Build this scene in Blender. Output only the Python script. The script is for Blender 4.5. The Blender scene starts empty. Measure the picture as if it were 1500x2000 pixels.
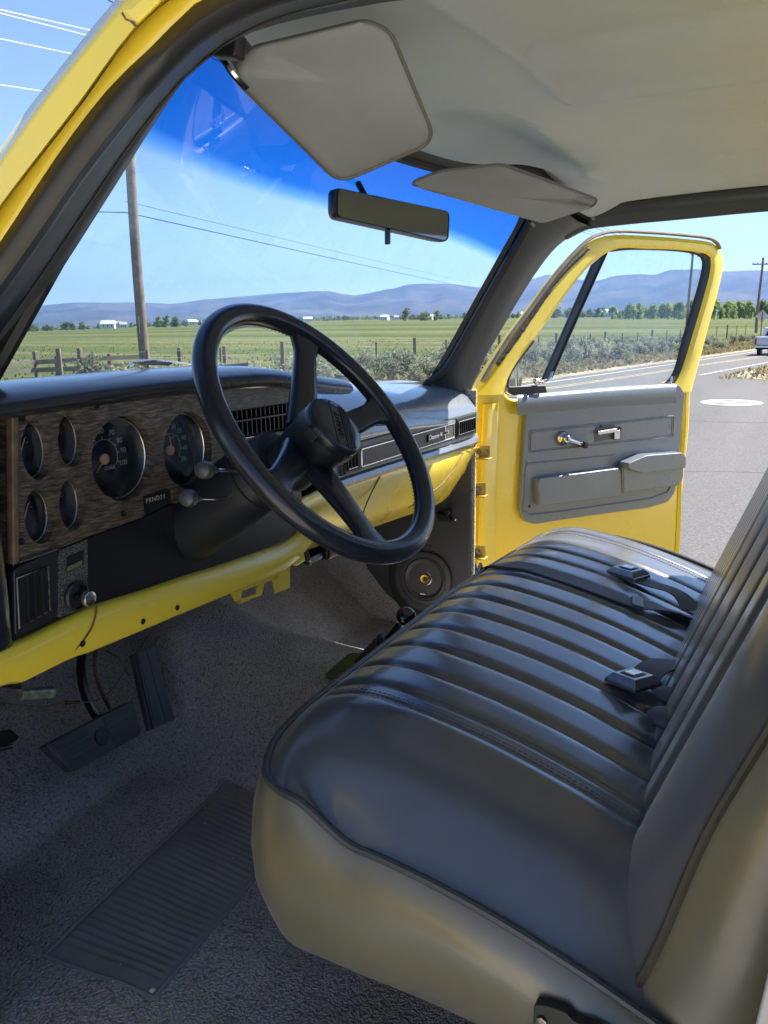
import bpy, bmesh, math, random
from mathutils import Vector, Matrix, noise
random.seed(7)
S = bpy.context.scene
COL = S.collection
V = Vector
pi = math.pi
# ------------------------------------------------------------------ camera (cab floor is z = 0, the road is z = GZ)
GZ = -0.75
CAM = V((-1.38527, -0.82465, 0.91762))
YAW, PIT, ROL, FPX = [math.radians(a) for a in (62.44415, 12.77989, -0.742215)] + [1585.3023]
_F = V((math.sin(YAW)*math.cos(PIT), math.cos(YAW)*math.cos(PIT), -math.sin(PIT)))
_R = V((math.cos(YAW), -math.sin(YAW), 0)); _U = _R.cross(_F)
R2 = math.cos(ROL)*_R + math.sin(ROL)*_U; U2 = -math.sin(ROL)*_R + math.cos(ROL)*_U
cam = bpy.data.cameras.new('camera'); co = bpy.data.objects.new('camera', cam); COL.objects.link(co)
M = Matrix((( R2.x, U2.x, -_F.x, CAM.x), (R2.y, U2.y, -_F.y, CAM.y), (R2.z, U2.z, -_F.z, CAM.z), (0, 0, 0, 1)))
co.matrix_world = M
cam.sensor_fit = 'VERTICAL'; cam.sensor_height = 36.0; cam.lens = 36.0*FPX/2000.0
cam.clip_start = 0.02; cam.clip_end = 60000
S.camera = co
def ray(x, y): return _F*FPX + R2*(x-750) - U2*(y-1000)
def onk(k, v, x, y):
    d = ray(x, y); return CAM + d*((v-CAM[k])/d[k])
def onX(X, x, y): return onk(0, X, x, y)
def onY(Y, x, y): return onk(1, Y, x, y)
def onZ(Z, x, y): return onk(2, Z, x, y)
def onP(P, N, x, y):
    d = ray(x, y); return CAM + d*(((P-CAM).dot(N))/d.dot(N))
def atd(x, y, dist):
    d = ray(x, y); h = math.hypot(d.x, d.y); return CAM + d*(dist/h)

# ------------------------------------------------------------------ tagging
def tag(o, label=None, cat=None, group=None, kind=None):
    if label: o['label'] = label
    if cat: o['category'] = cat
    if group: o['group'] = group
    if kind: o['kind'] = kind
    return o
def empty(name, loc=(0, 0, 0), parent=None, rz=0):
    o = bpy.data.objects.new(name, None); COL.objects.link(o); o.location = loc; o.rotation_euler.z = rz
    o.empty_display_size = 0.1
    if parent: o.parent = parent
    return o
def copy_tree(o, parent=None):
    c = o.copy(); COL.objects.link(c); c.parent = parent
    for ch in list(o.children): copy_tree(ch, c)
    return c

# ------------------------------------------------------------------ mesh collector
class MB:
    def __init__(s): s.v = []; s.f = []; s.mi = []; s.m = 0
    def add(s, vs, fs):
        b = len(s.v); s.v += [tuple(p) for p in vs]
        for f in fs: s.f.append([i+b for i in f]); s.mi.append(s.m)
        return s
    def box(s, a, b):
        x0, y0, z0 = a; x1, y1, z1 = b
        vs = [(x0,y0,z0),(x1,y0,z0),(x1,y1,z0),(x0,y1,z0),(x0,y0,z1),(x1,y0,z1),(x1,y1,z1),(x0,y1,z1)]
        return s.add(vs, [(3,2,1,0),(4,5,6,7),(0,1,5,4),(1,2,6,5),(2,3,7,6),(3,0,4,7)])
    def obox(s, c, ax, ay, az):      # oriented box: centre and three half axes
        c, ax, ay, az = map(V, (c, ax, ay, az)); vs = []
        for k in (-1, 1):
            for i, j in ((-1,-1),(1,-1),(1,1),(-1,1)): vs.append(c+ax*i+ay*j+az*k)
        return s.add(vs, [(3,2,1,0),(4,5,6,7),(0,1,5,4),(1,2,6,5),(2,3,7,6),(3,0,4,7)])
    def prism(s, pts, vec):          # closed outline, extruded along vec
        n = len(pts); vec = V(vec); pts = [V(p) for p in pts]
        vs = pts + [p+vec for p in pts]
        fs = [list(range(n))[::-1], list(range(n, 2*n))] + [(i, (i+1)%n, (i+1)%n+n, i+n) for i in range(n)]
        return s.add(vs, fs)
    def loft(s, rows, closed=False, cap=False):   # rows: lists of points, the same count each
        n = len(rows[0]); vs = [p for r in rows for p in r]; fs = []
        for i in range(len(rows)-1):
            for j in range(n if closed else n-1):
                k = (j+1) % n; fs.append((i*n+j, i*n+k, (i+1)*n+k, (i+1)*n+j))
        if cap:
            fs.append(list(range(n))[::-1]); fs.append([(len(rows)-1)*n+j for j in range(n)])
        return s.add(vs, fs)
    def tube(s, path, r, n=10, cap=True, closed=False, sq=1.0, up=None):
        path = [V(p) for p in path]; m = len(path)
        rr = r if isinstance(r, (list, tuple)) else [r]*m
        rows = []; prev = None
        for i, p in enumerate(path):
            a = path[(i-1) % m] if (closed or i > 0) else p
            b = path[(i+1) % m] if (closed or i < m-1) else p
            t = (b-a)
            if t.length < 1e-9: t = V((0,0,1))
            t.normalize()
            if prev is None:
                q = V(up) if up else (V((0,0,1)) if abs(t.z) < .9 else V((1,0,0)))
            else: q = prev
            e1 = (q - t*q.dot(t))
            if e1.length < 1e-6: e1 = V((1,0,0)) - t*t.x
            e1.normalize(); e2 = t.cross(e1); prev = e1
            rows.append([p + (e1*math.cos(2*pi*k/n)*sq + e2*math.sin(2*pi*k/n))*rr[i] for k in range(n)])
        if closed: rows.append(rows[0])
        return s.loft(rows, closed=True, cap=cap and not closed)
    def lathe(s, P, ax, prof, n=40, capa=True, capb=True, e1=None):   # prof: (distance along ax, radius)
        P = V(P); ax = V(ax).normalized()
        q = V(e1) if e1 else (V((0,0,1)) if abs(ax.z) < .9 else V((1,0,0)))
        e1 = (q-ax*q.dot(ax)).normalized(); e2 = ax.cross(e1)
        rows = [[P+ax*a+(e1*math.cos(2*pi*k/n)+e2*math.sin(2*pi*k/n))*r for k in range(n)] for a, r in prof]
        b = len(s.v); s.loft(rows, closed=True)
        if capa: s.f.append([b+k for k in range(n)][::-1]); s.mi.append(s.m)
        if capb: s.f.append([b+(len(prof)-1)*n+k for k in range(n)]); s.mi.append(s.m)
        return s
    def grid(s, fn, nu, nv):
        rows = [[fn(i/nu, j/nv) for i in range(nu+1)] for j in range(nv+1)]
        return s.loft(rows)
    def build(s, name, mat, parent=None, smooth=True, angle=38, bevel=0, seg=2, sub=0, solid=0, recalc=True, label=None, merge=0):
        me = bpy.data.meshes.new(name); me.from_pydata(s.v, [], s.f)
        mats = mat if isinstance(mat, (list, tuple)) else [mat]
        for m in mats: me.materials.append(m)
        if len(mats) > 1: me.polygons.foreach_set('material_index', s.mi)
        bm = bmesh.new(); bm.from_mesh(me)
        if merge: bmesh.ops.remove_doubles(bm, verts=bm.verts, dist=merge)
        if recalc: bmesh.ops.recalc_face_normals(bm, faces=bm.faces)
        for f in bm.faces: f.smooth = smooth
        if smooth:
            for e in bm.edges:
                if len(e.link_faces) == 2 and e.calc_face_angle(0) > math.radians(angle): e.smooth = False
        bm.to_mesh(me); bm.free(); me.update()
        o = bpy.data.objects.new(name, me); COL.objects.link(o)
        if parent: o.parent = parent
        if solid:
            d = o.modifiers.new('s', 'SOLIDIFY'); d.thickness = solid; d.offset = -1
        if bevel:
            d = o.modifiers.new('b', 'BEVEL'); d.width = bevel; d.segments = seg; d.limit_method = 'ANGLE'; d.angle_limit = math.radians(32)
            d.harden_normals = False
            for f in me.polygons: f.use_smooth = True
            wn = o.modifiers.new('w', 'WEIGHTED_NORMAL'); wn.keep_sharp = True; wn.weight = 80
            for e in me.edges: e.use_edge_sharp = False
        if sub:
            d = o.modifiers.new('u', 'SUBSURF'); d.levels = sub; d.render_levels = sub
        if label: o['label'] = label
        return o
def resample(pts, n, k=3):
    """smooth resample of a polyline by arc length (Catmull-Rom)"""
    pts = [V(p) for p in pts]; d = []
    for i in range(len(pts)-1):
        a = pts[max(i-1, 0)]; b = pts[i]; c = pts[i+1]; e = pts[min(i+2, len(pts)-1)]
        for j in range(12):
            t = j/12; t2 = t*t; t3 = t2*t
            d.append(0.5*((2*b)+(c-a)*t+(2*a-5*b+4*c-e)*t2+(3*b-a-3*c+e)*t3))
    d.append(pts[-1]); L = [0]
    for i in range(1, len(d)): L.append(L[-1]+(d[i]-d[i-1]).length)
    out = []; j = 0
    for i in range(n):
        s = L[-1]*i/(n-1)
        while j < len(L)-2 and L[j+1] < s: j += 1
        w = (s-L[j])/max(L[j+1]-L[j], 1e-9); out.append(d[j].lerp(d[j+1], min(max(w, 0), 1)))
    return out
def roundpoly(pts, r, n=4):
    """round the corners of a closed outline (points in any plane)"""
    pts = [V(p) for p in pts]; out = []; m = len(pts)
    for i in range(m):
        a, b, c = pts[i-1], pts[i], pts[(i+1) % m]
        u = (a-b); w = (c-b); rr = min(r, u.length*.45, w.length*.45)
        p = b+u.normalized()*rr; q = b+w.normalized()*rr
        for j in range(n+1):
            t = j/n; out.append(p*(1-t)**2+b*2*t*(1-t)+q*t*t)
    return out
def interp(tab, x):
    if x <= tab[0][0]: return tab[0][1]
    for i in range(len(tab)-1):
        if x <= tab[i+1][0]:
            t = (x-tab[i][0])/(tab[i+1][0]-tab[i][0]); t = t*t*(3-2*t)*.35+t*.65
            return tab[i][1]*(1-t)+tab[i+1][1]*t
    return tab[-1][1]
def cr(tab, x):
    n = len(tab)
    if x <= tab[0][0]: return tab[0][1]
    if x >= tab[-1][0]: return tab[-1][1]
    for i in range(n-1):
        x0, y0 = tab[i]; x1, y1 = tab[i+1]
        if x <= x1:
            sl = (y1-y0)/(x1-x0)
            m0 = sl if i == 0 else (y1-tab[i-1][1])/(x1-tab[i-1][0])
            m1 = sl if i == n-2 else (tab[i+2][1]-y0)/(tab[i+2][0]-x0)
            h = x1-x0; t = (x-x0)/h; t2 = t*t; t3 = t2*t
            return (2*t3-3*t2+1)*y0+(t3-2*t2+t)*h*m0+(-2*t3+3*t2)*y1+(t3-t2)*h*m1
def sstep(a, b, x):
    t = min(max((x-a)/(b-a), 0), 1); return t*t*(3-2*t)
def text(s, size, P, ex, ey, mat, parent, name='lettering', ext=0.0006, align='CENTER', shear=0, space=1.0):
    c = bpy.data.curves.new(name, 'FONT'); c.body = s; c.size = size; c.extrude = ext
    c.align_x = align; c.align_y = 'CENTER'; c.shear = shear; c.space_character = space
    o = bpy.data.objects.new(name, c); COL.objects.link(o); c.materials.append(mat)
    ex = V(ex).normalized(); ey = (V(ey)-ex*V(ey).dot(ex)).normalized(); ez = ex.cross(ey)
    m = Matrix(((ex.x, ey.x, ez.x, P[0]), (ex.y, ey.y, ez.y, P[1]), (ex.z, ey.z, ez.z, P[2]), (0,0,0,1)))
    # turn into a mesh so that it is plain geometry
    dg = bpy.context.evaluated_depsgraph_get(); me = bpy.data.meshes.new_from_object(o.evaluated_get(dg)); me.name = name
    bpy.data.objects.remove(o); bpy.data.curves.remove(c)
    if not me.materials: me.materials.append(mat)
    o = bpy.data.objects.new(name, me); COL.objects.link(o); o.parent = parent
    o.matrix_world = m
    return o
# ------------------------------------------------------------------ materials
def mat(name):
    m = bpy.data.materials.new(name); m.use_nodes = True; nt = m.node_tree; b = nt.nodes['Principled BSDF']; return m, nt, b
def N(nt, t, **k):
    n = nt.nodes.new(t)
    for a, v in k.items():
        if a.startswith('i_'):
            key = a[2:].replace('_', ' ')
            n.inputs[key].default_value = v
        else: setattr(n, a, v)
    return n
def L(nt, a, b): nt.links.new(a, b)
def ramp(nt, fac, stops):
    r = nt.nodes.new('ShaderNodeValToRGB'); e = r.color_ramp.elements
    while len(e) > 1: e.remove(e[-1])
    for i, (p, c) in enumerate(stops):
        q = e[0] if i == 0 else e.new(p)
        q.position = p; q.color = (c[0], c[1], c[2], 1) if isinstance(c, (tuple, list)) else (c, c, c, 1)
    L(nt, fac, r.inputs[0]); return r
def coords(nt, scale=(1, 1, 1), rot=(0, 0, 0)):
    tc = N(nt, 'ShaderNodeTexCoord'); mp = N(nt, 'ShaderNodeMapping'); mp.inputs['Scale'].default_value = scale; mp.inputs['Rotation'].default_value = rot
    L(nt, tc.outputs['Object'], mp.inputs['Vector']); return mp.outputs[0]
def noise_t(nt, vec, scale, detail=3, rough=.55):
    n = N(nt, 'ShaderNodeTexNoise'); n.inputs['Scale'].default_value = scale; n.inputs['Detail'].default_value = detail; n.inputs['Roughness'].default_value = rough
    L(nt, vec, n.inputs['Vector']); return n
def bump(nt, b, h, strength, dist, prev=None):
    n = N(nt, 'ShaderNodeBump'); n.inputs['Strength'].default_value = strength; n.inputs['Distance'].default_value = dist
    L(nt, h, n.inputs['Height'])
    if prev: L(nt, prev, n.inputs['Normal'])
    L(nt, n.outputs[0], b.inputs['Normal']); return n.outputs[0]
def simple(name, c, rough=.5, metal=0, var=.12, vs=6, bs=0, bd=.001, bscale=200, spec=.5, coat=0, rvar=.035):
    m, nt, b = mat(name); v = coords(nt)
    n = noise_t(nt, v, vs, 4); r = ramp(nt, n.outputs[0], [(.3, [x*(1-var) for x in c]), (.7, [min(1, x*(1+var)) for x in c])])
    L(nt, r.outputs[0], b.inputs['Base Color'])
    b.inputs['Metallic'].default_value = metal; b.inputs['Specular IOR Level'].default_value = spec
    n2 = noise_t(nt, v, vs*3.3, 3); r2 = ramp(nt, n2.outputs[0], [(.3, max(0, rough-rvar)), (.7, min(1, rough+rvar))]); L(nt, r2.outputs[0], b.inputs['Roughness'])
    if coat: b.inputs['Coat Weight'].default_value = coat; b.inputs['Coat Roughness'].default_value = .06
    if bs:
        n3 = noise_t(nt, v, bscale, 2); bump(nt, b, n3.outputs[0], bs, bd)
    return m
def leather(name, c, rough=.4, scale=420, bs=.35, spec=.5, rvar=.05, sheen=0, coat=0):
    m, nt, b = mat(name); v = coords(nt)
    if coat: b.inputs['Coat Weight'].default_value = coat; b.inputs['Coat Roughness'].default_value = .10
    if sheen: b.inputs['Sheen Weight'].default_value = sheen; b.inputs['Sheen Roughness'].default_value = .35; b.inputs['Coat Weight'].default_value = sheen; b.inputs['Coat Roughness'].default_value = .13
    n = noise_t(nt, v, 5, 4); r = ramp(nt, n.outputs[0], [(.3, [x*.85 for x in c]), (.7, [x*1.15 for x in c])]); L(nt, r.outputs[0], b.inputs['Base Color'])
    n2 = noise_t(nt, v, 9, 4); r2 = ramp(nt, n2.outputs[0], [(.3, rough-rvar), (.7, rough+rvar)]); L(nt, r2.outputs[0], b.inputs['Roughness'])
    b.inputs['Specular IOR Level'].default_value = spec
    vo = N(nt, 'ShaderNodeTexVoronoi'); vo.feature = 'DISTANCE_TO_EDGE'; vo.inputs['Scale'].default_value = scale; L(nt, v, vo.inputs['Vector'])
    p = bump(nt, b, vo.outputs[0], bs, .0012)
    n3 = noise_t(nt, v, 16, 2); bump(nt, b, n3.outputs[0], .12, .004, p)
    return m
K = {}
def yellow():
    m, nt, b = mat('yellow paint'); v = coords(nt)
    n = noise_t(nt, v, 3, 4); r = ramp(nt, n.outputs[0], [(.3, (.80, .60, .045)), (.7, (.87, .66, .06))])
    n4 = noise_t(nt, v, 38, 6, .7); r4 = ramp(nt, n4.outputs[0], [(.80, 0), (.83, 1)])
    mx = N(nt, 'ShaderNodeMix'); mx.data_type = 'RGBA'; mx.inputs[7].default_value = (.16, .07, .03, 1); L(nt, r4.outputs[0], mx.inputs[0]); L(nt, r.outputs[0], mx.inputs[6])
    L(nt, mx.outputs[2], b.inputs['Base Color'])
    n2 = noise_t(nt, v, 14, 4); r2 = ramp(nt, n2.outputs[0], [(.3, .22), (.75, .42)]); L(nt, r2.outputs[0], b.inputs['Roughness'])
    b.inputs['Coat Weight'].default_value = .6; b.inputs['Coat Roughness'].default_value = .12
    n3 = noise_t(nt, v, 9, 2); p = bump(nt, b, n3.outputs[0], .12, .01)
    n5 = noise_t(nt, v, 700, 2); bump(nt, b, n5.outputs[0], .06, .0006, p)
    return m
K['yellow'] = yellow()
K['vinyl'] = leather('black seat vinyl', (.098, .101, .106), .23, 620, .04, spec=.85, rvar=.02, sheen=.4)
K['vinyl_side'] = leather('seat side vinyl tinted for bounce', (.165, .148, .105), .30, 620, .10, spec=.8, rvar=.03, sheen=.2)  # golden bounce light from door and ground is mixed into this colour
K['piping'] = leather('piping vinyl', (.06, .062, .07), .32, 700, .15)
K['dashblack'] = leather('black dash vinyl', (.014, .016, .022), .28, 520, .06, coat=.5)
K['wheel'] = leather('steering wheel leather', (.016, .018, .026), .20, 600, .06, rvar=.03)
K['blackplastic'] = simple('black plastic', (.015, .016, .018), .42, bs=.2, bscale=500)
K['satinblack'] = simple('satin black steel', (.010, .011, .013), .36)
K['column'] = simple('column black paint', (.012, .015, .018), .45, bs=.1, bscale=300)
K['grey'] = simple('blue grey moulded plastic', (.175, .20, .235), .30, bs=.25, bscale=420, var=.05)
K['greypad'] = leather('grey dash vinyl', (.19, .215, .25), .28, 600, .05, coat=.8)
K['greytrim'] = simple('grey brown trim', (.085, .078, .075), .5, bs=.2, bscale=400, var=.05)
K['charcoal'] = simple('charcoal painted steel', (.060, .068, .072), .42, bs=.2, bscale=260, var=.08)
K['rubber'] = simple('black rubber', (.018, .019, .021), .5, bs=.2, bscale=120, var=.2)
K['oldrubber'] = simple('weathered rubber strip', (.06, .05, .045), .75, bs=.6, bscale=150, bd=.003, var=.5, vs=40)
K['chrome'] = simple('chrome', (.56, .56, .57), .12, metal=1, var=.02)
K['silver'] = simple('silver trim', (.72, .72, .72), .28, metal=1, var=.02)
K['gold'] = simple('brass phase plug', (.75, .50, .10), .28, metal=1)
K['whiteline'] = simple('dial markings', (.36, .37, .37), .5)
K['orange'] = simple('orange needle paint', (.75, .45, .22), .5)
K['rust'] = simple('rusted steel', (.14, .075, .035), .7, var=.5, vs=60)
K['green'] = simple('old brass green', (.10, .13, .07), .4, metal=.6, var=.4, vs=30)
K['belt'] = simple('dark webbing', (.12, .13, .15), .6, bs=.5, bscale=900, bd=.002)
K['visor'] = leather('grey visor vinyl', (.31, .325, .34), .5, 600, .15)
K['bolt'] = simple('zinc bolt', (.3, .28, .22), .4, metal=.8, var=.3, vs=50)
K['cone'] = simple('speaker cone', (.06, .06, .063), .42)
K['hole'] = simple('dark gap', (.004, .004, .005), .8)
K['fuse'] = simple('aged glass and tin', (.2, .23, .2), .35, metal=.4, var=.5, vs=80)
def headliner():
    m, nt, b = mat('headliner cloth'); v = coords(nt)
    n = noise_t(nt, v, 2.5, 5); r = ramp(nt, n.outputs[0], [(.3, (.55, .62, .72)), (.7, (.62, .69, .79))]); L(nt, r.outputs[0], b.inputs['Base Color'])
    b.inputs['Roughness'].default_value = .85; b.inputs['Sheen Weight'].default_value = .2
    n2 = noise_t(nt, v, 900, 2); p = bump(nt, b, n2.outputs[0], .5, .0015)
    n3 = noise_t(nt, v, 9, 3); bump(nt, b, n3.outputs[0], .35, .02, p); return m
K['headliner'] = headliner()
def carpet():
    m, nt, b = mat('loop pile carpet'); v = coords(nt)
    n0 = noise_t(nt, v, 90, 3)
    ad = N(nt, 'ShaderNodeVectorMath'); ad.operation = 'MULTIPLY_ADD'; ad.inputs[1].default_value = (.012, .012, .012)
    L(nt, n0.outputs[1], ad.inputs[0]); L(nt, v, ad.inputs[2])
    vo = N(nt, 'ShaderNodeTexVoronoi'); vo.inputs['Scale'].default_value = 210; L(nt, ad.outputs[0], vo.inputs['Vector'])
    n = noise_t(nt, v, 4, 4)
    r = ramp(nt, vo.outputs[0], [(.1, (.60, .58, .575)), (.55, (.45, .435, .43)), (.85, (.27, .262, .26))])
    rr = ramp(nt, n.outputs[0], [(.3, .75), (.7, 1.25)])
    mx = N(nt, 'ShaderNodeMix'); mx.data_type = 'RGBA'; mx.blend_type = 'MULTIPLY'; mx.inputs[0].default_value = 1
    L(nt, r.outputs[0], mx.inputs[6]); L(nt, rr.outputs[0], mx.inputs[7])
    wn = N(nt, 'ShaderNodeTexWhiteNoise'); 
    vs = noise_t(nt, v, 420, 1); sp = ramp(nt, vs.outputs[0], [(.6, 0), (.72, 1)])
    m2 = N(nt, 'ShaderNodeMix'); m2.data_type = 'RGBA'; m2.inputs[7].default_value = (.30, .30, .32, 1); L(nt, sp.outputs[0], m2.inputs[0]); L(nt, mx.outputs[2], m2.inputs[6])
    L(nt, m2.outputs[2], b.inputs['Base Color']); b.inputs['Roughness'].default_value = .95; b.inputs['Specular IOR Level'].default_value = .15
    inv = N(nt, 'ShaderNodeMath'); inv.operation = 'SUBTRACT'; inv.inputs[0].default_value = 1; L(nt, vo.outputs[0], inv.inputs[1])
    bump(nt, b, inv.outputs[0], .8, .007); return m
K['carpet'] = carpet()
def heel():
    m, nt, b = mat('ribbed heel pad'); v = coords(nt)
    w = N(nt, 'ShaderNodeTexWave'); w.bands_direction = 'X'; w.inputs['Scale'].default_value = 30; w.inputs['Distortion'].default_value = .4; w.inputs['Detail'].default_value = 1
    L(nt, v, w.inputs['Vector']); n = noise_t(nt, v, 8, 5)
    r = ramp(nt, n.outputs[0], [(.3, (.20, .205, .215)), (.7, (.27, .275, .29))]); L(nt, r.outputs[0], b.inputs['Base Color'])
    b.inputs['Roughness'].default_value = .6
    n2 = noise_t(nt, v, 500, 2); bump(nt, b, n2.outputs[0], .4, .002); return m
K['heel'] = heel()
def wood():
    m, nt, b = mat('woodgrain print'); v = coords(nt, (1, 1, 1))
    n0 = noise_t(nt, v, 14, 3)
    ad = N(nt, 'ShaderNodeVectorMath'); ad.operation = 'MULTIPLY_ADD'; ad.inputs[1].default_value = (.03, .0, .022); L(nt, n0.outputs[1], ad.inputs[0]); L(nt, v, ad.inputs[2])
    mp = N(nt, 'ShaderNodeMapping'); mp.inputs['Scale'].default_value = (26, 26, 230); L(nt, ad.outputs[0], mp.inputs['Vector'])
    n = noise_t(nt, mp.outputs[0], 1.6, 8, .65)
    r = ramp(nt, n.outputs[0], [(.36, (.018, .013, .009)), (.48, (.062, .048, .034)), (.57, (.135, .108, .076)), (.72, (.22, .178, .125))])
    n2 = noise_t(nt, v, 9, 4); r2 = ramp(nt, n2.outputs[0], [(.3, .65), (.7, 1.3)])
    mx = N(nt, 'ShaderNodeMix'); mx.data_type = 'RGBA'; mx.blend_type = 'MULTIPLY'; mx.inputs[0].default_value = 1
    L(nt, r.outputs[0], mx.inputs[6]); L(nt, r2.outputs[0], mx.inputs[7]); L(nt, mx.outputs[2], b.inputs['Base Color'])
    b.inputs['Roughness'].default_value = .42; bump(nt, b, n.outputs[0], .2, .001); return m
K['wood'] = wood()
def flecked():
    m, nt, b = mat('flecked black panel'); v = coords(nt); n = noise_t(nt, v, 420, 2)
    r = ramp(nt, n.outputs[0], [(.45, (.018, .018, .019)), (.62, (.16, .16, .155))]); L(nt, r.outputs[0], b.inputs['Base Color'])
    b.inputs['Roughness'].default_value = .4; bump(nt, b, n.outputs[0], .8, .002); return m
K['flecked'] = flecked()
def thin_glass(name, tint=(.95, .97, .96), band=None, dirt=.02, rough=.02, refl=1.0):
    """thin pane: see-through with fresnel reflection, dust, and an optional blue shade band across the top"""
    m = bpy.data.materials.new(name); m.use_nodes = True; nt = m.node_tree; nt.nodes.clear()
    out = N(nt, 'ShaderNodeOutputMaterial'); tr = N(nt, 'ShaderNodeBsdfTransparent'); gl = N(nt, 'ShaderNodeBsdfGlossy'); gl.inputs['Roughness'].default_value = rough
    lw = N(nt, 'ShaderNodeLayerWeight'); lw.inputs[0].default_value = .5
    pw = N(nt, 'ShaderNodeMath'); pw.operation = 'POWER'; pw.inputs[1].default_value = 5; L(nt, lw.outputs['Facing'], pw.inputs[0])
    fr = N(nt, 'ShaderNodeMath'); fr.operation = 'MULTIPLY_ADD'; fr.inputs[1].default_value = .90; fr.inputs[2].default_value = .05; L(nt, pw.outputs[0], fr.inputs[0])
    mx = N(nt, 'ShaderNodeMixShader'); v = coords(nt)
    if band:
        uv = N(nt, 'ShaderNodeUVMap'); sx = N(nt, 'ShaderNodeSeparateXYZ'); L(nt, uv.outputs[0], sx.inputs[0])
        r = ramp(nt, sx.outputs[1], band); L(nt, r.outputs[0], tr.inputs[0])
    else: tr.inputs[0].default_value = (*tint, 1)
    sc = N(nt, 'ShaderNodeMath'); sc.operation = 'MULTIPLY'; sc.inputs[1].default_value = refl; L(nt, fr.outputs[0], sc.inputs[0])
    L(nt, sc.outputs[0], mx.inputs[0]); L(nt, tr.outputs[0], mx.inputs[1]); L(nt, gl.outputs[0], mx.inputs[2])
    df = N(nt, 'ShaderNodeBsdfDiffuse'); df.inputs[0].default_value = (.8, .82, .84, 1)
    mp = N(nt, 'ShaderNodeMapping'); mp.inputs['Scale'].default_value = (6, 6, 4.2); mp.inputs['Rotation'].default_value = (.2, .5, .3); L(nt, v, mp.inputs[0])
    n = noise_t(nt, mp.outputs[0], 4, 7, .7); r3 = ramp(nt, n.outputs[0], [(.5, 0), (.8, dirt*4)])
    m2 = N(nt, 'ShaderNodeMixShader'); L(nt, r3.outputs[0], m2.inputs[0]); L(nt, mx.outputs[0], m2.inputs[1]); L(nt, df.outputs[0], m2.inputs[2])
    L(nt, m2.outputs[0], out.inputs[0]); return m
K['windshield'] = thin_glass('tinted windshield glass', band=[(0, (.90, .95, .95)), (.765, (.86, .93, .97)), (.79, (.30, .60, .95)), (.818, (.03, .27, .70)), (1, (.02, .19, .58))], dirt=.022)
K['glass'] = thin_glass('door glass', dirt=.03)
K['lens'] = thin_glass('gauge lens', (.9, .92, .95), dirt=.02, refl=1.4)
# ------------------------------------------------------------------ the truck: cab shell
T = empty('pickup_truck')
tag(T, 'yellow pickup truck cab seen through its open driver door, black bench seat and woodgrain dash', 'truck')
PX = lambda X, pts, n=26: resample([onX(X, *p) for p in pts], n)
# right (passenger) door opening edge and windshield corner edges, as 3-D curves
Dr = [V(p) for p in [(.84,.046,.66),(.84,.046,.732),(.84,.01,.82),(.84,-.044,.911),(.84,-.101,1.004),(.84,-.145,1.067),(.84,-.183,1.113),(.84,-.221,1.142),(.838,-.263,1.160),(.83,-.295,1.165),(.82,-.40,1.168),(.81,-.497,1.169),(.80,-.70,1.173),(.80,-.90,1.17),(.80,-1.0,1.16)]]
def WS(u, v):      # windshield surface, u -1..1 across, v 0..1 up
    hw = .762-.118*v
    q = 1-abs(u)**2.2
    x = u*hw; y = (.121-.347*v) + q*(.20*(1-v)+.15*v); z = .755*(1-v)+1.248*v + q*.012*(1-v)
    return V((x, y, z))
def corner(u, v):  # pull the outline corners in
    return WS(u, v)
def build_windshield():
    nu, nv = 48, 24; mb = MB()
    f = lambda a, b: WS(-1.0+2*a, -.04+1.05*b)
    mb.grid(f, nu, nv)
    o = mb.build('windshield', K['windshield'], T, recalc=True)
    uv = o.data.uv_layers.new(name='UVMap')
    for p in o.data.polygons:
        for li in p.loop_indices:
            vi = o.data.loops[li].vertex_index; uu = -1+2*(vi % (nu+1))/nu; uv.data[li].uv = (uu*.5+.5, -.04+1.05*(vi//(nu+1))/nv + (.13*uu**3 if uu > 0 else .03*uu**4))
    o['label'] = 'large curved windshield with a deep blue shade band across the top'
    return o
build_windshield()
# black rubber frame round the windshield (rounded corners)
def ws_frame():
    mb = MB()
    def P(u, v): return WS(u, v)+V((0, -.004, 0))
    seq = []
    us = [-.90+1.80*i/24 for i in range(25)]
    for u in us: seq.append((u, .0))
    for a in range(1, 7): t = a/7*pi/2; seq.append((.90+.10*math.sin(t), .14*(1-math.cos(t))))
    for i in range(1, 12): seq.append((1.0, .14+(.84-.14)*i/12))
    for a in range(0, 7): t = a/7*pi/2; seq.append((.90+.10*math.cos(t), .84+.14*math.sin(t)))
    for u in us[::-1]: seq.append((u, .985))
    for a in range(1, 7): t = a/7*pi/2; seq.append((-.90-.10*math.sin(t), .84+.14*math.cos(t)))
    for i in range(1, 12): seq.append((-1.0, .84-(.84-.14)*i/12))
    for a in range(0, 7): t = a/7*pi/2; seq.append((-.90-.10*math.cos(t), .14-.14*math.sin(t)))
    mb.tube([P(*s) for s in seq], .011, 8, closed=True)
    mb.build('windshield_seal', K['rubber'], T, label='black rubber seal round the windshield')
ws_frame()

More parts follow.
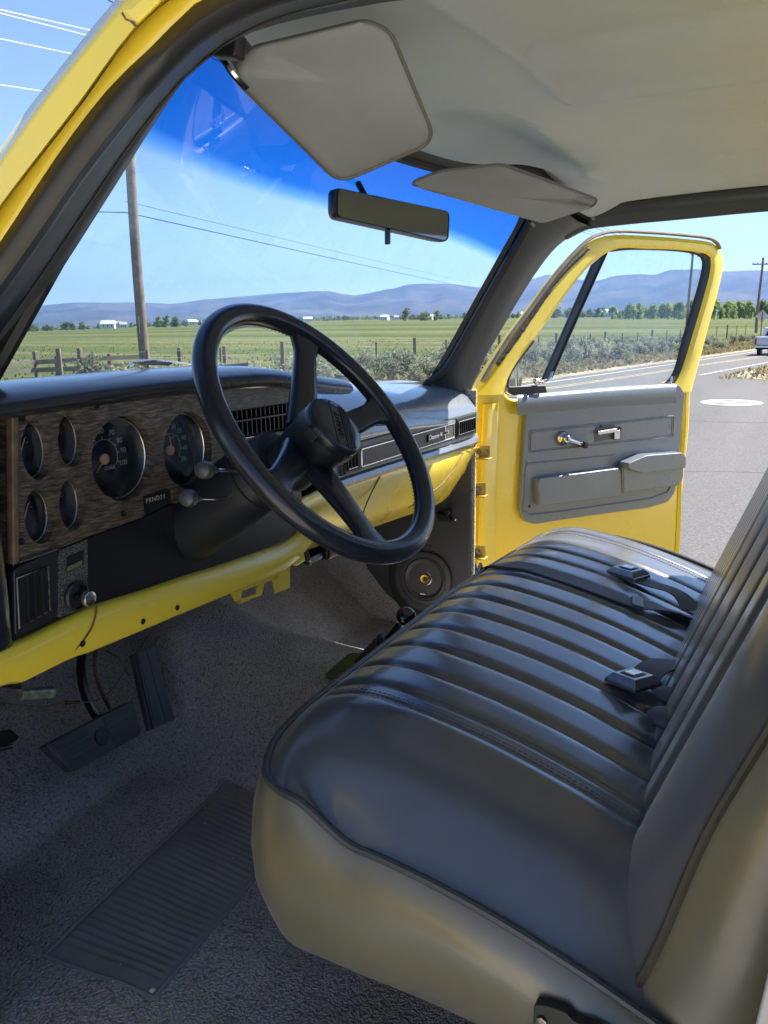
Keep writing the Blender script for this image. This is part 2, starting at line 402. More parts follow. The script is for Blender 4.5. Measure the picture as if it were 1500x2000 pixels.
# ---- right A-pillar, inner trim: lofted between the glass edge and the door opening edge
def pillar_right():
    n = 30
    G = [WS(.99, v) for v in [0, .15, .3, .45, .6, .72, .82]] + [WS(.965, .92), WS(.90, .975)]
    # extends on into the header
    Gr = resample([V((.760,.135,.66))]+G, n)
    Dd = resample(Dr[:10], n)
    mid1 = [g.lerp(d, .10)+V((-.006, -.012, -.004)) for g, d in zip(Gr, Dd)]
    mid2 = [g.lerp(d, .42)+V((-.020, -.016, -.010)) for g, d in zip(Gr, Dd)]
    mid3 = [g.lerp(d, .75)+V((-.020, -.006, -.012)) for g, d in zip(Gr, Dd)]
    mid4 = [d+V((-.012, .003, -.001)) for d in Dd]
    out = [d+V((.03, .012, .004)) for d in Dd]
    out2 = [g+V((.03, .03, .01)) for g in Gr]
    mb = MB().loft([Gr, mid1, mid2, mid3, mid4, Dd, out, out2])
    mb.build('windshield_pillar', K['charcoal'], T, angle=60, label='dark grey windshield pillar on the passenger side')
    # outer skin (yellow) of the same pillar, seen from outside
    o1 = [d+V((.032, .012, .004)) for d in Dd]; o2 = [g+V((.045, .034, .012)) for g in Gr]
    o3 = [g+V((.040, .020, .006)) for g in Gr]
    MB().loft([o1, o2]).build('pillar_skin', K['yellow'], T, solid=.002)
pillar_right()
# ---- side rail over the passenger door
def rail_right():
    top = None
    e = resample(Dr[7:], 28)
    a = [p+V((-.022, 0, -.002)) for p in e]
    b = [p+V((-.034, 0, .018)) for p in e]
    c = [V((p.x-.050, p.y, max(p.z+.042, 1.20))) for p in e]
    o = [p+V((.03, 0, .01)) for p in e]
    MB().loft([c, b, a, e, o]).build('roof_rail', K['charcoal'], T, angle=60, solid=.003, label='dark grey roof rail above the passenger door')
    for x, y in ((1159, 425),):
        p = onX(.79, x, y); MB().lathe(p+V((.004,0,0)), (-1, 0, -.15), [(0,.006),(.004,.006),(.006,.004)], 12).build('screw', K['bolt'], T)
rail_right()
# thin seal line between rail and headliner
MB().tube(resample([p+V((-.052, 0, .044)) for p in Dr[8:]], 20), .004, 6).build('headliner_edge', K['rubber'], T)

# ---- header above the windshield, black
def header():
    rows = []
    us = [-.97+1.94*i/40 for i in range(41)]
    H_ = [WS(u, .985)-V((0, 0, .045*sstep(.85, 1, abs(u)))) for u in us]; e = WS(1, .985); H_ = [V((-.82, e.y-.05, e.z-.075)), V((-.73, e.y-.01, e.z-.055))]+H_+[V((.73, e.y-.01, e.z-.055)), V((.82, e.y-.05, e.z-.075))]
    a = [p+V((0, 0, 0)) for p in H_]
    b = [p+V((0, -.012, .004)) for p in H_]
    c = [p+V((0, -.030, .012)) for p in H_]
    d = [p+V((0, -.050, .034)) for p in H_]
    MB().loft([a, b, c, d]).build('header_panel', K['blackplastic'], T, solid=.003, label='black strip along the top of the windshield')
header()

# ---- roof skin and headliner
def hl(x, y):
    u = abs(x)/.80
    z = 1.208 + .072*(1-min(u, 1.05)**3.0)
    hw = WS(max(-1, min(1, x/.70)), .985); t = sstep(-.17, -.05, y-hw.y)
    z = z*(1-t)+(hw.z+.012-.062*sstep(.56, .76, abs(x)))*t
    g = lambda d, s: math.exp(-(d/s)**2)
    z -= .010*sstep(.74, .80, abs(x))
    # pressed ridges and hollows of the moulded headliner
    z -= .012*g(y+.437, .020)*sstep(-.62, -.45, x)*(1-sstep(.0, .1, x))
    z -= .010*g(x-.045+.02*(y+.45), .018)*(1-sstep(-.46, -.42, y))
    z += .012*g(x+.21, .045)*(1-sstep(-.46, -.40, y))
    z -= .010*g(y+.34+.3*(x-.1)*(x<.18)+ .0, .022)*sstep(.05, .12, x)*(1-sstep(.55, .70, x))
    z += .026*g((y+.24), .07)*g(x-.40, .26)
    z += .002*noise.noise(V((x*5, y*5, 0)))
    return z
def build_roof():
    def fy(x, t):
        u = max(-1, min(1, x/.70)); yf = WS(u, 1).y-.022
        return yf + (-1.02-yf)*t
    f = lambda a, b: (lambda x: V((x, fy(x, b), hl(x, fy(x, b)))))(-.80+1.60*a)
    MB().grid(f, 150, 110).build('headliner', K['headliner'], T, label='pale grey cloth headliner with pressed ridges')
    f2 = lambda a, b: (lambda x, y: V((x, y, 1.215+.115*(1-abs(x/.84)**2.6)-.25*max(0, y+.1)**2-.4*max(0, -.85-y)**2)))(-.84+1.68*a, (WS(max(-1, min(1, (-.84+1.68*a)/.72)), 1).y+.02)*(1-b)-1.08*b)
    MB().grid(f2, 40, 20).build('roof', K['yellow'], T, solid=.003, label='yellow steel roof skin')
build_roof()

# ---- left side of the cab: yellow pillar with drip rail, black weatherstrip, inner trim (each curve stands at its own depth)
ext = lambda pts, a=(-330, 690): [a]+pts
c_sil = [(-300, 700), (-150, 500), (0, 289), (56, 210), (112, 139), (169, 67), (225, 0), (290, -70), (380, -140), (520, -215), (760, -300), (1050, -380), (1500, -480), (2100, -600)]
c_d1 = [(-320, 760), (-150, 545), (0, 334), (75, 228), (150, 132), (195, 78), (240, 28), (300, -30), (400, -100), (540, -165), (760, -235), (1050, -300), (1500, -380), (2100, -470)]
c_d2 = [(-330, 840), (-150, 610), (0, 401), (75, 302), (150, 205), (200, 135), (256, 60), (320, 0), (420, -62), (560, -120), (780, -180), (1060, -235), (1500, -300), (2100, -380)]
c_y3 = [(-330, 920), (-150, 690), (0, 484), (75, 371), (150, 262), (225, 169), (300, 97), (375, 22), (409, 0), (470, -32), (580, -75), (780, -120), (1060, -165), (1500, -220), (2100, -290)]
c_s1 = [(-330, 950), (-150, 720), (0, 515), (75, 405), (150, 296), (225, 203), (300, 124), (375, 52), (425, 18), (490, -10), (590, -42), (790, -85), (1060, -125), (1500, -175), (2100, -240)]
c_s2 = [(-330, 990), (-150, 770), (0, 560), (75, 455), (150, 345), (225, 248), (300, 160), (375, 84), (430, 46), (495, 16), (590, -14), (790, -55), (1060, -90), (1500, -135), (2100, -195)]
c_s3 = [(-330, 1080), (-150, 860), (0, 650), (75, 543), (150, 433), (225, 321), (300, 219), (375, 133), (408, 108), (450, 76), (513, 44), (583, 22), (653, 6), (790, -20), (1060, -52), (1500, -95), (2100, -150)]
def left_pillar():
    n = 48
    A = PX(-.80, c_sil, n); B = PX(-.865, c_d1, n); C = PX(-.885, [(x-2, y-4) for x, y in c_d1], n)
    D = PX(-.888, c_d2, n); E_ = PX(-.872, [(x+3, y+5) for x, y in c_d2], n); Fc = PX(-.862, c_y3, n); G = PX(-.845, [(x+6, y+6) for x, y in c_y3], n)
    MB().loft([A, B]).build('pillar_skin', K['yellow'], T, solid=.002, label='outer yellow skin of the driver side windshield pillar')
    MB().loft([B, C, D, E_]).build('drip_rail', K['yellow'], T, angle=30, solid=.0015, label='raised drip rail along the driver side pillar, with a rusty joint')
    MB().loft([E_, Fc, G]).build('door_opening_flange', K['yellow'], T, solid=.002)
    # joint in the drip rail
    j = [onX(-.8905, *p) for p in [(247, 20), (262, 18), (300, -16), (318, 4), (272, 49), (262, 42), (256, 30)]]
    MB().prism(j, (-.003, 0, 0)).build('drip_rail_joint', K['yellow'], T, bevel=.001)
    j = [onX(-.8940, *p) for p in [(240, 22), (247, 36), (262, 42), (268, 50), (263, 52), (255, 43), (246, 40), (238, 28)]]
    MB().prism(j, (-.0006, 0, 0)).build('rust_spot', K['rust'], T)
    H = PX(-.874, c_s1, n); I = PX(-.868, c_s2, n); I2 = PX(-.850, [(x+8, y+10) for x, y in c_s2], n); J = resample([onX(-.745-.05*sstep(8, 11, i), *p) for i, p in enumerate(c_s3)], n); 
    mid = [a.lerp(b, .35)+V((-.006, 0, 0)) for a, b in zip(I2, J)]
    mid2 = [a.lerp(b, .5)+V((-.0, 0, 0)) for a, b in zip(I2, J)]
    mid3 = [a.lerp(b, .62)+V((-.008, 0, 0)) for a, b in zip(I2, J)]
    MB().loft([[p+V((.012, 0, 0)) for p in Fc], [p+V((-.004, 0, 0)) for p in Fc], H, I, I2]).build('weatherstrip', K['rubber'], T, angle=70, label='black rubber weatherstrip round the driver door opening')
    J2 = [p+V((.019, .024, .002)) for p in J]
    # windshield side of the pillar
    MB().loft([I2, mid, mid2, mid3, J, J2]).build('door_opening_trim', K['blackplastic'], T, angle=50, label='black inner trim of the driver door opening')
    # inner pillar surface from trim to glass edge (front part only)
    m = 30; Jf = resample([onX(-.745, *p) for p in c_s3[:9]], m)
    Gl = resample([WS(-.99, v) for v in [0, .15, .3, .45, .6, .72, .82, .92, .99]], m)
    MB().loft([Jf, [a.lerp(b, .5)+V((.01, -.008, -.005)) for a, b in zip(Jf, Gl)], Gl]).build('windshield_pillar', K['charcoal'], T, solid=.002)
    # side cover between opening and headliner
    Jr = resample([onX(-.745-.05*sstep(0, 3, i), *p) for i, p in enumerate(c_s3[8:])], m)
    hx = []
    for p in Jr:
        hx.append(V((-.70, p.y, hl(-.70, p.y)-.002)))
    midr = [a.lerp(b, .5)+V((.006, 0, -.006)) for a, b in zip(Jr, hx)]
    MB().loft([Jr, midr, hx]).build('roof_rail', K['charcoal'], T, solid=.002, label='dark roof rail above the driver door')
    # grained strip at the top edge
    q = [onX(-.775, *p) for p in [(517, 34), (585, 14), (690, -8), (690, 2), (600, 24), (524, 42)]]
    MB().prism(q, (-.006, 0, .003)).build('trim_strip', K['flecked'], T, bevel=.001)
left_pillar()

# ---- back wall, B pillars, rear window, floor sills, doors' surroundings
def cab_rear():
    mb = MB()
    def wall(x0, x1, z0, z1): mb.box((x0, -1.06, z0), (x1, -1.02, z1))
    wall(-.80, .80, -.05, .74); wall(-.80, -.62, .74, 1.12); wall(.62, .80, .74, 1.12); wall(-.80, .80, 1.12, 1.22)
    mb.build('cab_back_wall', K['charcoal'], T, bevel=.003)
    MB().box((-.62, -1.045, .74), (.62, -1.04, 1.12)).build('rear_window', K['glass'], T)
    for s in (-1, 1):
        prof = [(-.80*1, -.02), ]
        out = [V((s*.86, -.86, -.10)), V((s*.86, -.86, .72)), V((s*.835, -.89, 1.17)), V((s*.80, -1.06, 1.2)), V((s*.80, -1.06, -.10))]
        MB().prism([V((s*.865, -.91, -.12)), V((s*.865, -.92, .70)), V((s*.83, -.94, 1.18)), V((s*.83, -1.08, 1.18)), V((s*.865, -1.08, -.12))], (-s*.055, 0, 0)).build('door_pillar', K['yellow'], T, bevel=.012, seg=3)
        MB().prism([V((s*1.0, -.93, -.45)), V((s*1.0, -.93, .58)), V((s*.95, -.95, .74)), V((s*.86, -.96, 1.18)), V((s*.82, -1.12, 1.2)), V((s*.95, -1.12, .70)), V((s*1.0, -1.12, -.45))], (-s*.06, 0, 0)).build('cab_corner', K['yellow'], T, bevel=.02, seg=3)
        MB().prism([V((s*.80, .16, -.02)), V((s*.90, .16, -.02)), V((s*.93, .16, -.14)), V((s*.80, .16, -.14))], (0, -1.02, 0)).build('door_sill', K['yellow'], T, bevel=.01)
        if s == 1:
            # hinge pillar (yellow strip with the hinges) on the passenger side
            MB().prism([onX(.835, 913, 880), V((.835, .13, .70)), V((.835, .30, .70)), V((.835, .30, -.1)), V((.835, .03, -.1))][0:0] or [V((.835, .04, -.12)), V((.835, .04, .74)), V((.835, .20, .74)), V((.835, .20, -.12))], (.045, 0, 0)).build('hinge_pillar', K['yellow'], T, bevel=.006)
            MB().prism([V((.88, .05, -.12)), V((.88, .05, .74)), V((.88, .20, .74)), V((.88, .20, -.12))], (.07, .04, 0)).build('fender_edge', K['yellow'], T, bevel=.01)
        else:
            MB().prism([V((-.83, .05, -.12)), V((-.83, .05, .74)), V((-.83, .25, .74)), V((-.83, .25, -.12))], (-.12, 0, 0)).build('hinge_pillar', K['yellow'], T, bevel=.01)
cab_rear()
# pale strip painting the sky reflection on the driver's side pillar base
MB().prism(roundpoly([V((-.872, -.80, .05)), V((-.872, -.815, .30)), V((-.872, -.835, .50)), V((-.872, -.85, .66)), V((-.872, -.93, .66)), V((-.872, -.93, .05))], .02), (-.006, 0, 0)).build('pillar_sheen', simple('pale sky sheen', (.45, .45, .42), .35), T, bevel=.002)

# ---- sun visors
def visor(corners, thick, name, label, arm=None, piping=True):
    P = [V(c) for c in corners]
    n = (P[1]-P[0]).cross(P[2]-P[0]).normalized()
    o = sum(P, V())/len(P)
    if n.dot(CAM-o) < 0: n = -n
    out = roundpoly(P, .022, 6)
    c = sum(out, V())/len(out)
    rows = []
    for k, (s, d) in enumerate([(.0, thick*.62), (.35, thick*.62), (.7, thick*.58), (.88, thick*.48), (.955, thick*.34), (.985, thick*.15), (1.0, 0), (.985, -thick*.15), (.955, -thick*.34), (.88, -thick*.48), (.7, -thick*.58), (.0, -thick*.6)]):
        rows.append([c+(p-c)*max(s, .001)+n*d for p in out])
    v = MB().loft(rows, closed=True).build(name, K['visor'], T, angle=80, merge=.0002, label=label)
    MB().tube([c+(p-c)*1.003 for p in out], .0026, 8, closed=True).build('visor_piping', simple('grey binding', (.16, .155, .14), .5), v)
    return v, n
P1 = [onX(-.66, 455, 150), onX(-.655, 484, 96), onX(-.625, 715, 40), onX(-.605, 762, 62), onX(-.50, 850, 275), onX(-.505, 662, 356)]
v1, n1 = visor(P1, .022, 'sun_visor', 'driver side sun visor hanging down, large in view')
a = onX(-.672, 425, 92); b = onX(-.668, 440, 118); c = onX(-.663, 458, 145)
MB().tube(resample([a+V((0, 0, .012)), a, b, c, c+(P1[5]-P1[0])*.1], 14), .0045, 8).build('visor_rod', K['chrome'], v1)
MB().obox(onX(-.69, 446, 92), (.009, 0, 0), (0, .015, .003), (0, -.002, .010)).build('visor_bracket', K['blackplastic'], v1, bevel=.003)
P2 = [onZ(1.165, 800, 358), onZ(1.192, 862, 333), onZ(1.205, 978, 321), onZ(1.195, 1166, 389), onZ(1.178, 1160, 402), onZ(1.150, 1062, 434)]
v2, n2 = visor(P2, .018, 'sun_visor', 'passenger side sun visor tucked up under the headliner')
MB().tube([P2[5]+V((-.04, .02, -.001)), P2[5]+V((.02, .03, -.003)), P2[5]+V((.03, .05, .02))], .004, 8).build('visor_rod', K['satinblack'], v2)

# ---- rear-view mirror
def mirror():
    root = empty('rearview_mirror', parent=T)
    Pm = [onY(-.12, *p) for p in [(650, 372), (662, 364), (866, 413), (874, 424), (872, 462), (862, 474), (656, 426), (647, 414)]]
    ctr = sum(Pm, V())/8; ex = (Pm[2]-Pm[1]).normalized()
    n = V((-.366, -.93, .055)).normalized()
    pts = [onP(ctr, n, *p) for p in [(648, 366), (876, 414), (873, 474), (647, 424)]]
    out = roundpoly(pts, .014, 5); c = sum(out, V())/len(out)
    rows = [[c+(p-c)*s-n*d for p in out] for s, d in [(.93, -.006), (.985, -.006), (1.0, -.002), (1.0, .010), (.93, .022), (.7, .028), (.3, .03)]]
    MB().loft(rows, closed=True, cap=True).build('mirror_housing', K['satinblack'], root, angle=50)
    gp = roundpoly([c+(p-c)*1.0 for p in pts], .012, 5)
    MB().prism([c+(p-c)*.945+n*.0062 for p in gp], n*.0012).build('mirror_glass', simple('mirror silver', (.20, .215, .235), .03, metal=1, var=.01, rvar=.01), root)
    MB().obox(onP(c+n*.0, n, 757, 463), ex*.006, n*.005, V((0, 0, 1))*.013).build('mirror_tab', K['satinblack'], root, bevel=.002)
    MB().tube([c-n*.028, c-n*.06+V((0, 0, .02)), c-n*.10+V((0, 0, .075))], .006, 8).build('mirror_stem', K['satinblack'], root)
mirror()
# ------------------------------------------------------------------ dashboard
Yd = 0.0
def yz_loft(prof, xs, dz=None, dy=None, scale=None):
    rows = []
    for x in xs:
        r = []
        for y, z in prof:
            yy, zz = y, z
            if dz: zz += dz(x)
            r.append(V((x, yy, zz)))
        rows.append(r)
    return rows
dash = empty('dashboard', parent=T)
def pass_pad():
    # section from windshield base over the nose to under the lip (Y, Z)
    prof = [(.36, .792), (.25, .797), (.15, .792), (.08, .778), (.035, .752), (.010, .722), (.001, .700), (.001, .692), (.010, .688), (.010, .620), (.001, .616), (-.002, .606), (.003, .598), (.03, .594)]
    rows = []
    for i in range(50):
        x = -.03 + .80*i/49
        rows.append([V((x, y, z - .030*sstep(.1, .8, x)*(1 if z > .69 else .25)*1.0)) for y, z in prof])
    last = rows[-1]
    for k in range(1, 9):
        t = k/8*pi/2; s = math.sin(t); c = math.cos(t)
        r = []
        for p in last:
            cy, cz = .12, .70
            r.append(V((.77+.065*s, cy+(p.y-cy)*(1-.45*(1-c)) , cz+(p.z-cz)*(1-.18*(1-c)))))
        rows.append(r)
    MB().loft(rows).build('dash_pad', K['greypad'], dash, angle=32, solid=.003, label='smooth blue grey dash pad on the passenger side')
pass_pad()
def trim():
    tp = lambda x, y, Y=.004: onY(Y, x, y)
    # carrier strip
    z0t, z0b = .684, .623
    MB().box((.02, .002, .6235), (.775, .012, .6845)).build('trim_carrier', simple('greenish grey trim', (.085, .09, .08), .42), dash, bevel=.002)
    MB().box((.09, -.001, .630), (.600, .004, .672)).build('trim_panel', K['greytrim'], dash, bevel=.001, label='grey brown trim panel with a chrome border and badge')
    fr = roundpoly([V((.093, -.002, .6325)), V((.597, -.002, .6325)), V((.597, -.002, .6695)), V((.093, -.002, .6695))], .004, 3)
    MB().tube(fr, .0014, 6, closed=True).build('chrome_border', K['silver'], dash)
    # side vents
    for x0, x1, nm in ((.622, .752, 'right'), (.030, .082, 'left')):
        v = MB().box((x0-.006, -.002, .6265), (x1+.008, .003, .6805)).build('dash_vent', K['blackplastic'], dash, bevel=.002)
        MB().box((x0, -.003, .632), (x1, -.0015, .676)).build('vent_opening', K['hole'], v)
        fr = [V((x0+.002, -.006, .637)), V((x1-.014, -.006, .637)), V((x1-.014, -.006, .671)), V((x0+.002, -.006, .671))]
        MB().tube(fr, .0012, 6, closed=True).build('chrome_border', K['silver'], v)
        mb = MB(); n = 8 if x1-x0 > .1 else 3
        for i in range(n):
            x = x0+.008+(x1-x0-.026)*i/max(1, n-1); mb.box((x-.0009, -.010, .638), (x+.0009, -.002, .670))
        mb.build('vent_slats', K['blackplastic'], v)
    # badge: script word, plate and cross bar
    bd = empty('badge', parent=dash)
    ex = V((1, 0, 0)); ey = V((0, 0, 1))
    MB().box((.4255, -.0045, .642), (.428, -.0012, .660)).build('badge_mount', K['hole'], bd)
    text('Cheyenne', .0165, (.461, -.0045, .6515), ex, ey, K['silver'], bd, 'badge_lettering', .0012, shear=.12, space=.92)
    MB().box((.503, -.0045, .6475), (.556, -.0015, .6565)).build('badge_plate', K['silver'], bd, bevel=.0006)
    text('SUPER 10', .0095, (.5295, -.0055, .652), ex, ey, K['hole'], bd, 'plate_lettering', .0004)
    MB().box((.534, -.004, .633), (.538, -.001, .669)).build('badge_bar', K['silver'], bd)
trim()
def pass_lower():
    top = resample([onY(.010, *p) for p in [(560, 985), (640, 948), (700, 925), (800, 899), (880, 880), (926, 871)]], 24)
    bot = resample([onY(.075, *p) for p in [(560, 1090), (640, 1060), (700, 1040), (770, 1015), (860, 982), (892, 945), (912, 905), (926, 876)]], 24)
    r = [top, [p+V((0, -.004, -.006)) for p in top], [a.lerp(b, .35)+V((0, -.018, 0)) for a, b in zip(top, bot)], [a.lerp(b, .75)+V((0, -.016, 0)) for a, b in zip(top, bot)], bot, [p+V((0, .03, .004)) for p in bot], [p+V((0, .12, .03)) for p in bot]]
    MB().loft(r).build('lower_dash_panel', K['yellow'], dash, angle=60, solid=.002, label='yellow steel lower dash on the passenger side')
    # glovebox seams
    for path in ([(737, 922), (722, 950), (708, 978), (700, 1000)], [(897, 884), (880, 915), (855, 945), (825, 968), (790, 990)]):
        q = []
        for x, y in path:
            p = onY(.02, x, y); q.append(p)
        MB().tube([p+V((0, -.012, 0)) for p in q], .0016, 5).build('panel_seam', K['rust'], dash)
pass_lower()
# ---- instrument side
def boolean_holes(o, cutters):
    for c in cutters:
        m = o.modifiers.new('x', 'BOOLEAN'); m.object = c; m.operation = 'DIFFERENCE'; m.solver = 'EXACT'
    dg = bpy.context.evaluated_depsgraph_get(); me = bpy.data.meshes.new_from_object(o.evaluated_get(dg))
    old = o.data; o.modifiers.clear(); o.data = me
    for c in cutters: bpy.data.objects.remove(c)
G_ = [(-.573, .747, .0575, .0585, 'big', 'speedometer'), (-.441, .741, .0545, .058, 'big', 'tachometer'),
      (-.7135, .778, .0215, .036, 'small', 'gauge'), (-.660, .783, .0205, .034, 'small', 'gauge'), (-.7185, .697, .0225, .035, 'small', 'gauge'), (-.668, .7015, .0205, .034, 'small', 'gauge')]
ic = empty('instrument_cluster', parent=dash)
def woodpanel():
    out = [(25, 808), (120, 790), (240, 776), (388, 764), (480, 758), (592, 753)]
    top = [onY(0, *p) for p in out]
    o = [top[-1]+V((.0, 0, 0)), V((-.118, 0, .66)), V((-.16, 0, .655)), V((-.40, 0, .660))]
    bot = [onY(0, *p) for p in [(330, 985), (277, 1011), (180, 1045), (108, 1075), (38, 1099), (24, 1101)]]
    pts = top+o[1:]+bot
    w = MB().prism([p+V((0, 0, 0)) for p in pts], (0, .030, 0)).build('wood_panel', K['wood'], dash, smooth=True)
    cut = []
    for x, z, rx, rz, k, nm in G_:
        mb = MB(); n = 48
        r0 = [V((x+rx*math.cos(2*pi*i/n), -.02, z+rz*math.sin(2*pi*i/n))) for i in range(n)]
        c = mb.prism(r0, (0, .08, 0)).build('cut', K['hole'], None); cut.append(c)
    for a in ([V((-.352, -.02, .742)), V((-.145, -.02, .742)), V((-.145, -.02, .790)), V((-.352, -.02, .790))],
              [V((-.543, -.02, .60)), V((-.480, -.02, .60)), V((-.480, -.02, .688)), V((-.500, -.02, .692)), V((-.543, -.02, .689))]):
        cut.append(MB().prism(a, (0, .08, 0)).build('cut', K['hole'], None))
    boolean_holes(w, cut)
    for p in w.data.polygons: p.use_smooth = False
    d = w.modifiers.new('b', 'BEVEL'); d.width = .0018; d.segments = 2; d.limit_method = 'ANGLE'; d.angle_limit = math.radians(50)
    w['label'] = 'woodgrain instrument panel with six round gauges'
    # bright edge along the top and side of the wood
    MB().tube([p+V((0, -.002, .001)) for p in resample(top, 30)], .0016, 6).build('chrome_edge', K['silver'], dash)
    MB().tube([onY(-.003, 38, 1099), onY(-.003, 75, 1086), onY(-.003, 113, 1073)], .0011, 6).build('chrome_edge', K['silver'], dash)
    for x, y in ((43, 817), (189, 793), (241, 1003), (42, 1058)):
        p = onY(-.001, x, y); MB().lathe(p, (0, -1, 0), [(-.002, .0042), (.001, .0042), (.0014, .003), (.0, .0015)], 12).build('panel_screw', K['hole'], ic)
    # wood end cap at the far left, facing the driver
    MB().prism([onY(-.006, 24, 806), onY(-.006, 37, 806), onY(-.006, 39, 1100), onY(-.006, 26, 1104)], (0, .012, 0)).build('wood_end', simple('worn brown edge', (.12, .075, .045), .5, var=.35, vs=60), dash, bevel=.002)
woodpanel()
def ell(x, z, rx, rz, y, n=48, s=1.0): return [V((x+rx*s*math.cos(2*pi*i/n), y, z+rz*s*math.sin(2*pi*i/n))) for i in range(n)]
def gauges():
    ex = V((1, 0, 0)); ez = V((0, 0, 1))
    for x, z, rx, rz, k, nm in G_:
        dp = .040 if k == 'big' else .034
        g = empty(nm, parent=ic)
        # can, face, bezel ring
        MB().loft([ell(x, z, rx, rz, .030, s=1.02), ell(x, z, rx, rz, .014, s=.995), ell(x, z, rx, rz, .016, s=.92), ell(x, z, rx, rz, dp, s=.84)], closed=True).build('gauge_can', K['satinblack'], ic, angle=60)
        face = simple(nm+' face', (.012, .014, .018), .4)
        MB().prism(ell(x, z, rx, rz, dp-.002, s=.86), (0, .002, 0)).build('gauge_face', face, ic)
        MB().tube(ell(x, z, rx, rz, .0135, 64, s=.945), .0011 if k == 'big' else .0009, 6, closed=True).build('gauge_ring', K['silver'], ic)
        MB().prism(ell(x, z, rx, rz, .0150, s=.93), (0, .0008, 0)).build('gauge_lens', K['lens'], ic)
        yf = dp-.0032
        mk = K['whiteline']
        bpy.data.objects.remove(g)
        if k == 'big':
            r = rx*.86
            if nm == 'speedometer':
                cx, cz = x-.0, z-.0; r0, r1 = .50, .74
                labs = [(10, 215), (20, 192), (30, 168), (40, 144), (50, 119), (60, 93), (70, 62), (80, 33), (90, 8), (100, -20)]
            else:
                cx, cz = x, z
                labs = [(5, 200), (10, 172), (15, 145), (20, 118), (25, 96), (30, 72), (35, 46), (40, 22), (45, -5), (50, -34)]
            rad = r*.74; tk = MB()
            for num, an in labs:
                t = math.radians(an); px_, pz = cx+rad*math.cos(t), cz+rad*math.sin(t)
                text(str(num), .0105, (px_, yf, pz), ex, ez, mk, ic, 'gauge_numerals', .0003)
                p0 = V((cx+r*.50*math.cos(t), yf, cz+r*.50*math.sin(t))); p1 = V((cx+r*.58*math.cos(t), yf, cz+r*.58*math.sin(t)))
                tk.tube([p0, p1], .0006, 4)
            arc = [V((cx+r*.5*math.cos(math.radians(a)), yf, cz+r*.5*math.sin(math.radians(a)))) for a in range(-34, 206, 6)]
            tk.tube(arc, .0005, 4); tk.build('gauge_scale', mk, ic)
            MB().lathe((cx-.002, yf-.004, cz-.002), (0, -1, 0), [(-.004, .0075), (0, .0075), (.001, .006)], 24).build('needle_hub', K['orange'], ic)
            an = math.radians(222 if nm == 'speedometer' else 100)
            MB().tube([V((cx, yf-.004, cz)), V((cx+r*.55*math.cos(an), yf-.004, cz+r*.55*math.sin(an)))], [.0012, .0005], 6).build('needle', K['orange'], ic)
            if nm == 'speedometer': text('65468', .008, (cx+.008, yf, cz-.016), ex, ez, mk, ic, 'odometer', .0003)
            else: text('100', .006, (cx+.006, yf, cz+.016), ex, ez, mk, ic, 'gauge_numerals', .0003)
        else:
            MB().tube([V((x-.004, yf-.001, z-.014)), V((x+.009, yf-.001, z+.012))], [.0014, .0007], 6).build('needle', K['orange'], ic)
            tk = MB()
            for a in range(20, 170, 18):
                t = math.radians(a); tk.tube([V((x+rx*.55*math.cos(t), yf, z+rz*.5*math.sin(t))), V((x+rx*.7*math.cos(t), yf, z+rz*.62*math.sin(t)))], .0005, 4)
            tk.build('gauge_scale', mk, ic)
    # gear indicator
    MB().box((-.545, .006, .645), (-.475, .014, .695)).build('gear_indicator', K['hole'], ic)
    text('PRND21', .0095, (-.513, .005, .6795), ex, ez, K['whiteline'], ic, 'gear_lettering', .0003, space=1.25)
gauges()
# centre stack behind the wheel
def centre():
    MB().box((-.355, .012, .55), (-.135, .03, .800)).build('centre_panel', K['blackplastic'], dash, bevel=.002)
    MB().box((-.345, -.002, .700), (-.150, .014, .742)).build('radio', K['satinblack'], dash, bevel=.002)
    mb = MB()
    for i in range(14): mb.box((-.34+.013*i, .004, .745), (-.338+.013*i, .012, .787))
    mb.build('vent_slats', K['satinblack'], dash)
    MB().tube([V((-.345, .000, .772)), V((-.152, .000, .770)), V((-.152, .0, .748))], .0022, 6).build('vent_edge', K['satinblack'], dash)
    MB().tube([V((-.345, .000, .742)), V((-.152, .000, .740))], .0016, 6).build('chrome_edge', K['silver'], dash)
    mb = MB()
    for i in range(6): mb.box((-.335+.03*i, -.006, .712), (-.312+.03*i, -.001, .722))
    mb.build('radio_buttons', K['blackplastic'], dash, bevel=.001)
centre()
# hooded black pad over the cluster, wrapping down the left end
def hood_pad():
    prof = [(.32, .812), (.20, .850), (.10, .860), (.03, .860), (-.015, .855), (-.034, .846), (-.038, .836), (-.028, .828), (-.006, .8255), (.03, .825)]
    rows = []
    def row(x, s=1.0, cx=None):
        cy, cz = .09, .835
        tz = -.030*sstep(-.30, .05, x) - .006*(abs(x+.42)/.4)**2
        return [V((x, cy+(y-cy)*s, cz+(z-cz)*s+tz)) for y, z in prof]
    xs = [-.80+.80*i/40 for i in range(41)]
    rows = [row(x) for x in xs]
    for k in range(1, 9):
        t = k/8*pi/2; rows.append(row(.0+.035*math.sin(t), max(.02, math.cos(t))))
    MB().loft(rows).build('cluster_hood', K['dashblack'], dash, angle=60, label='black padded hood over the instruments')
    # left end
    pr = [(.30, .80), (.10, .852), (.0, .852), (-.026, .84), (-.028, .80), (-.024, .60), (-.022, .555), (-.010, .530), (.05, .525), (.30, .53)]
    rows = [[V((-.812, y+.02, z)) for y, z in pr], [V((-.806, y+.014, z)) for y, z in pr], [V((-.782, y+.016, z)) for y, z in pr], [V((-.776, y+.024, z)) for y, z in pr]]
    MB().loft(rows, cap=True, closed=True).build('dash_end', K['dashblack'], dash, angle=50)
hood_pad()
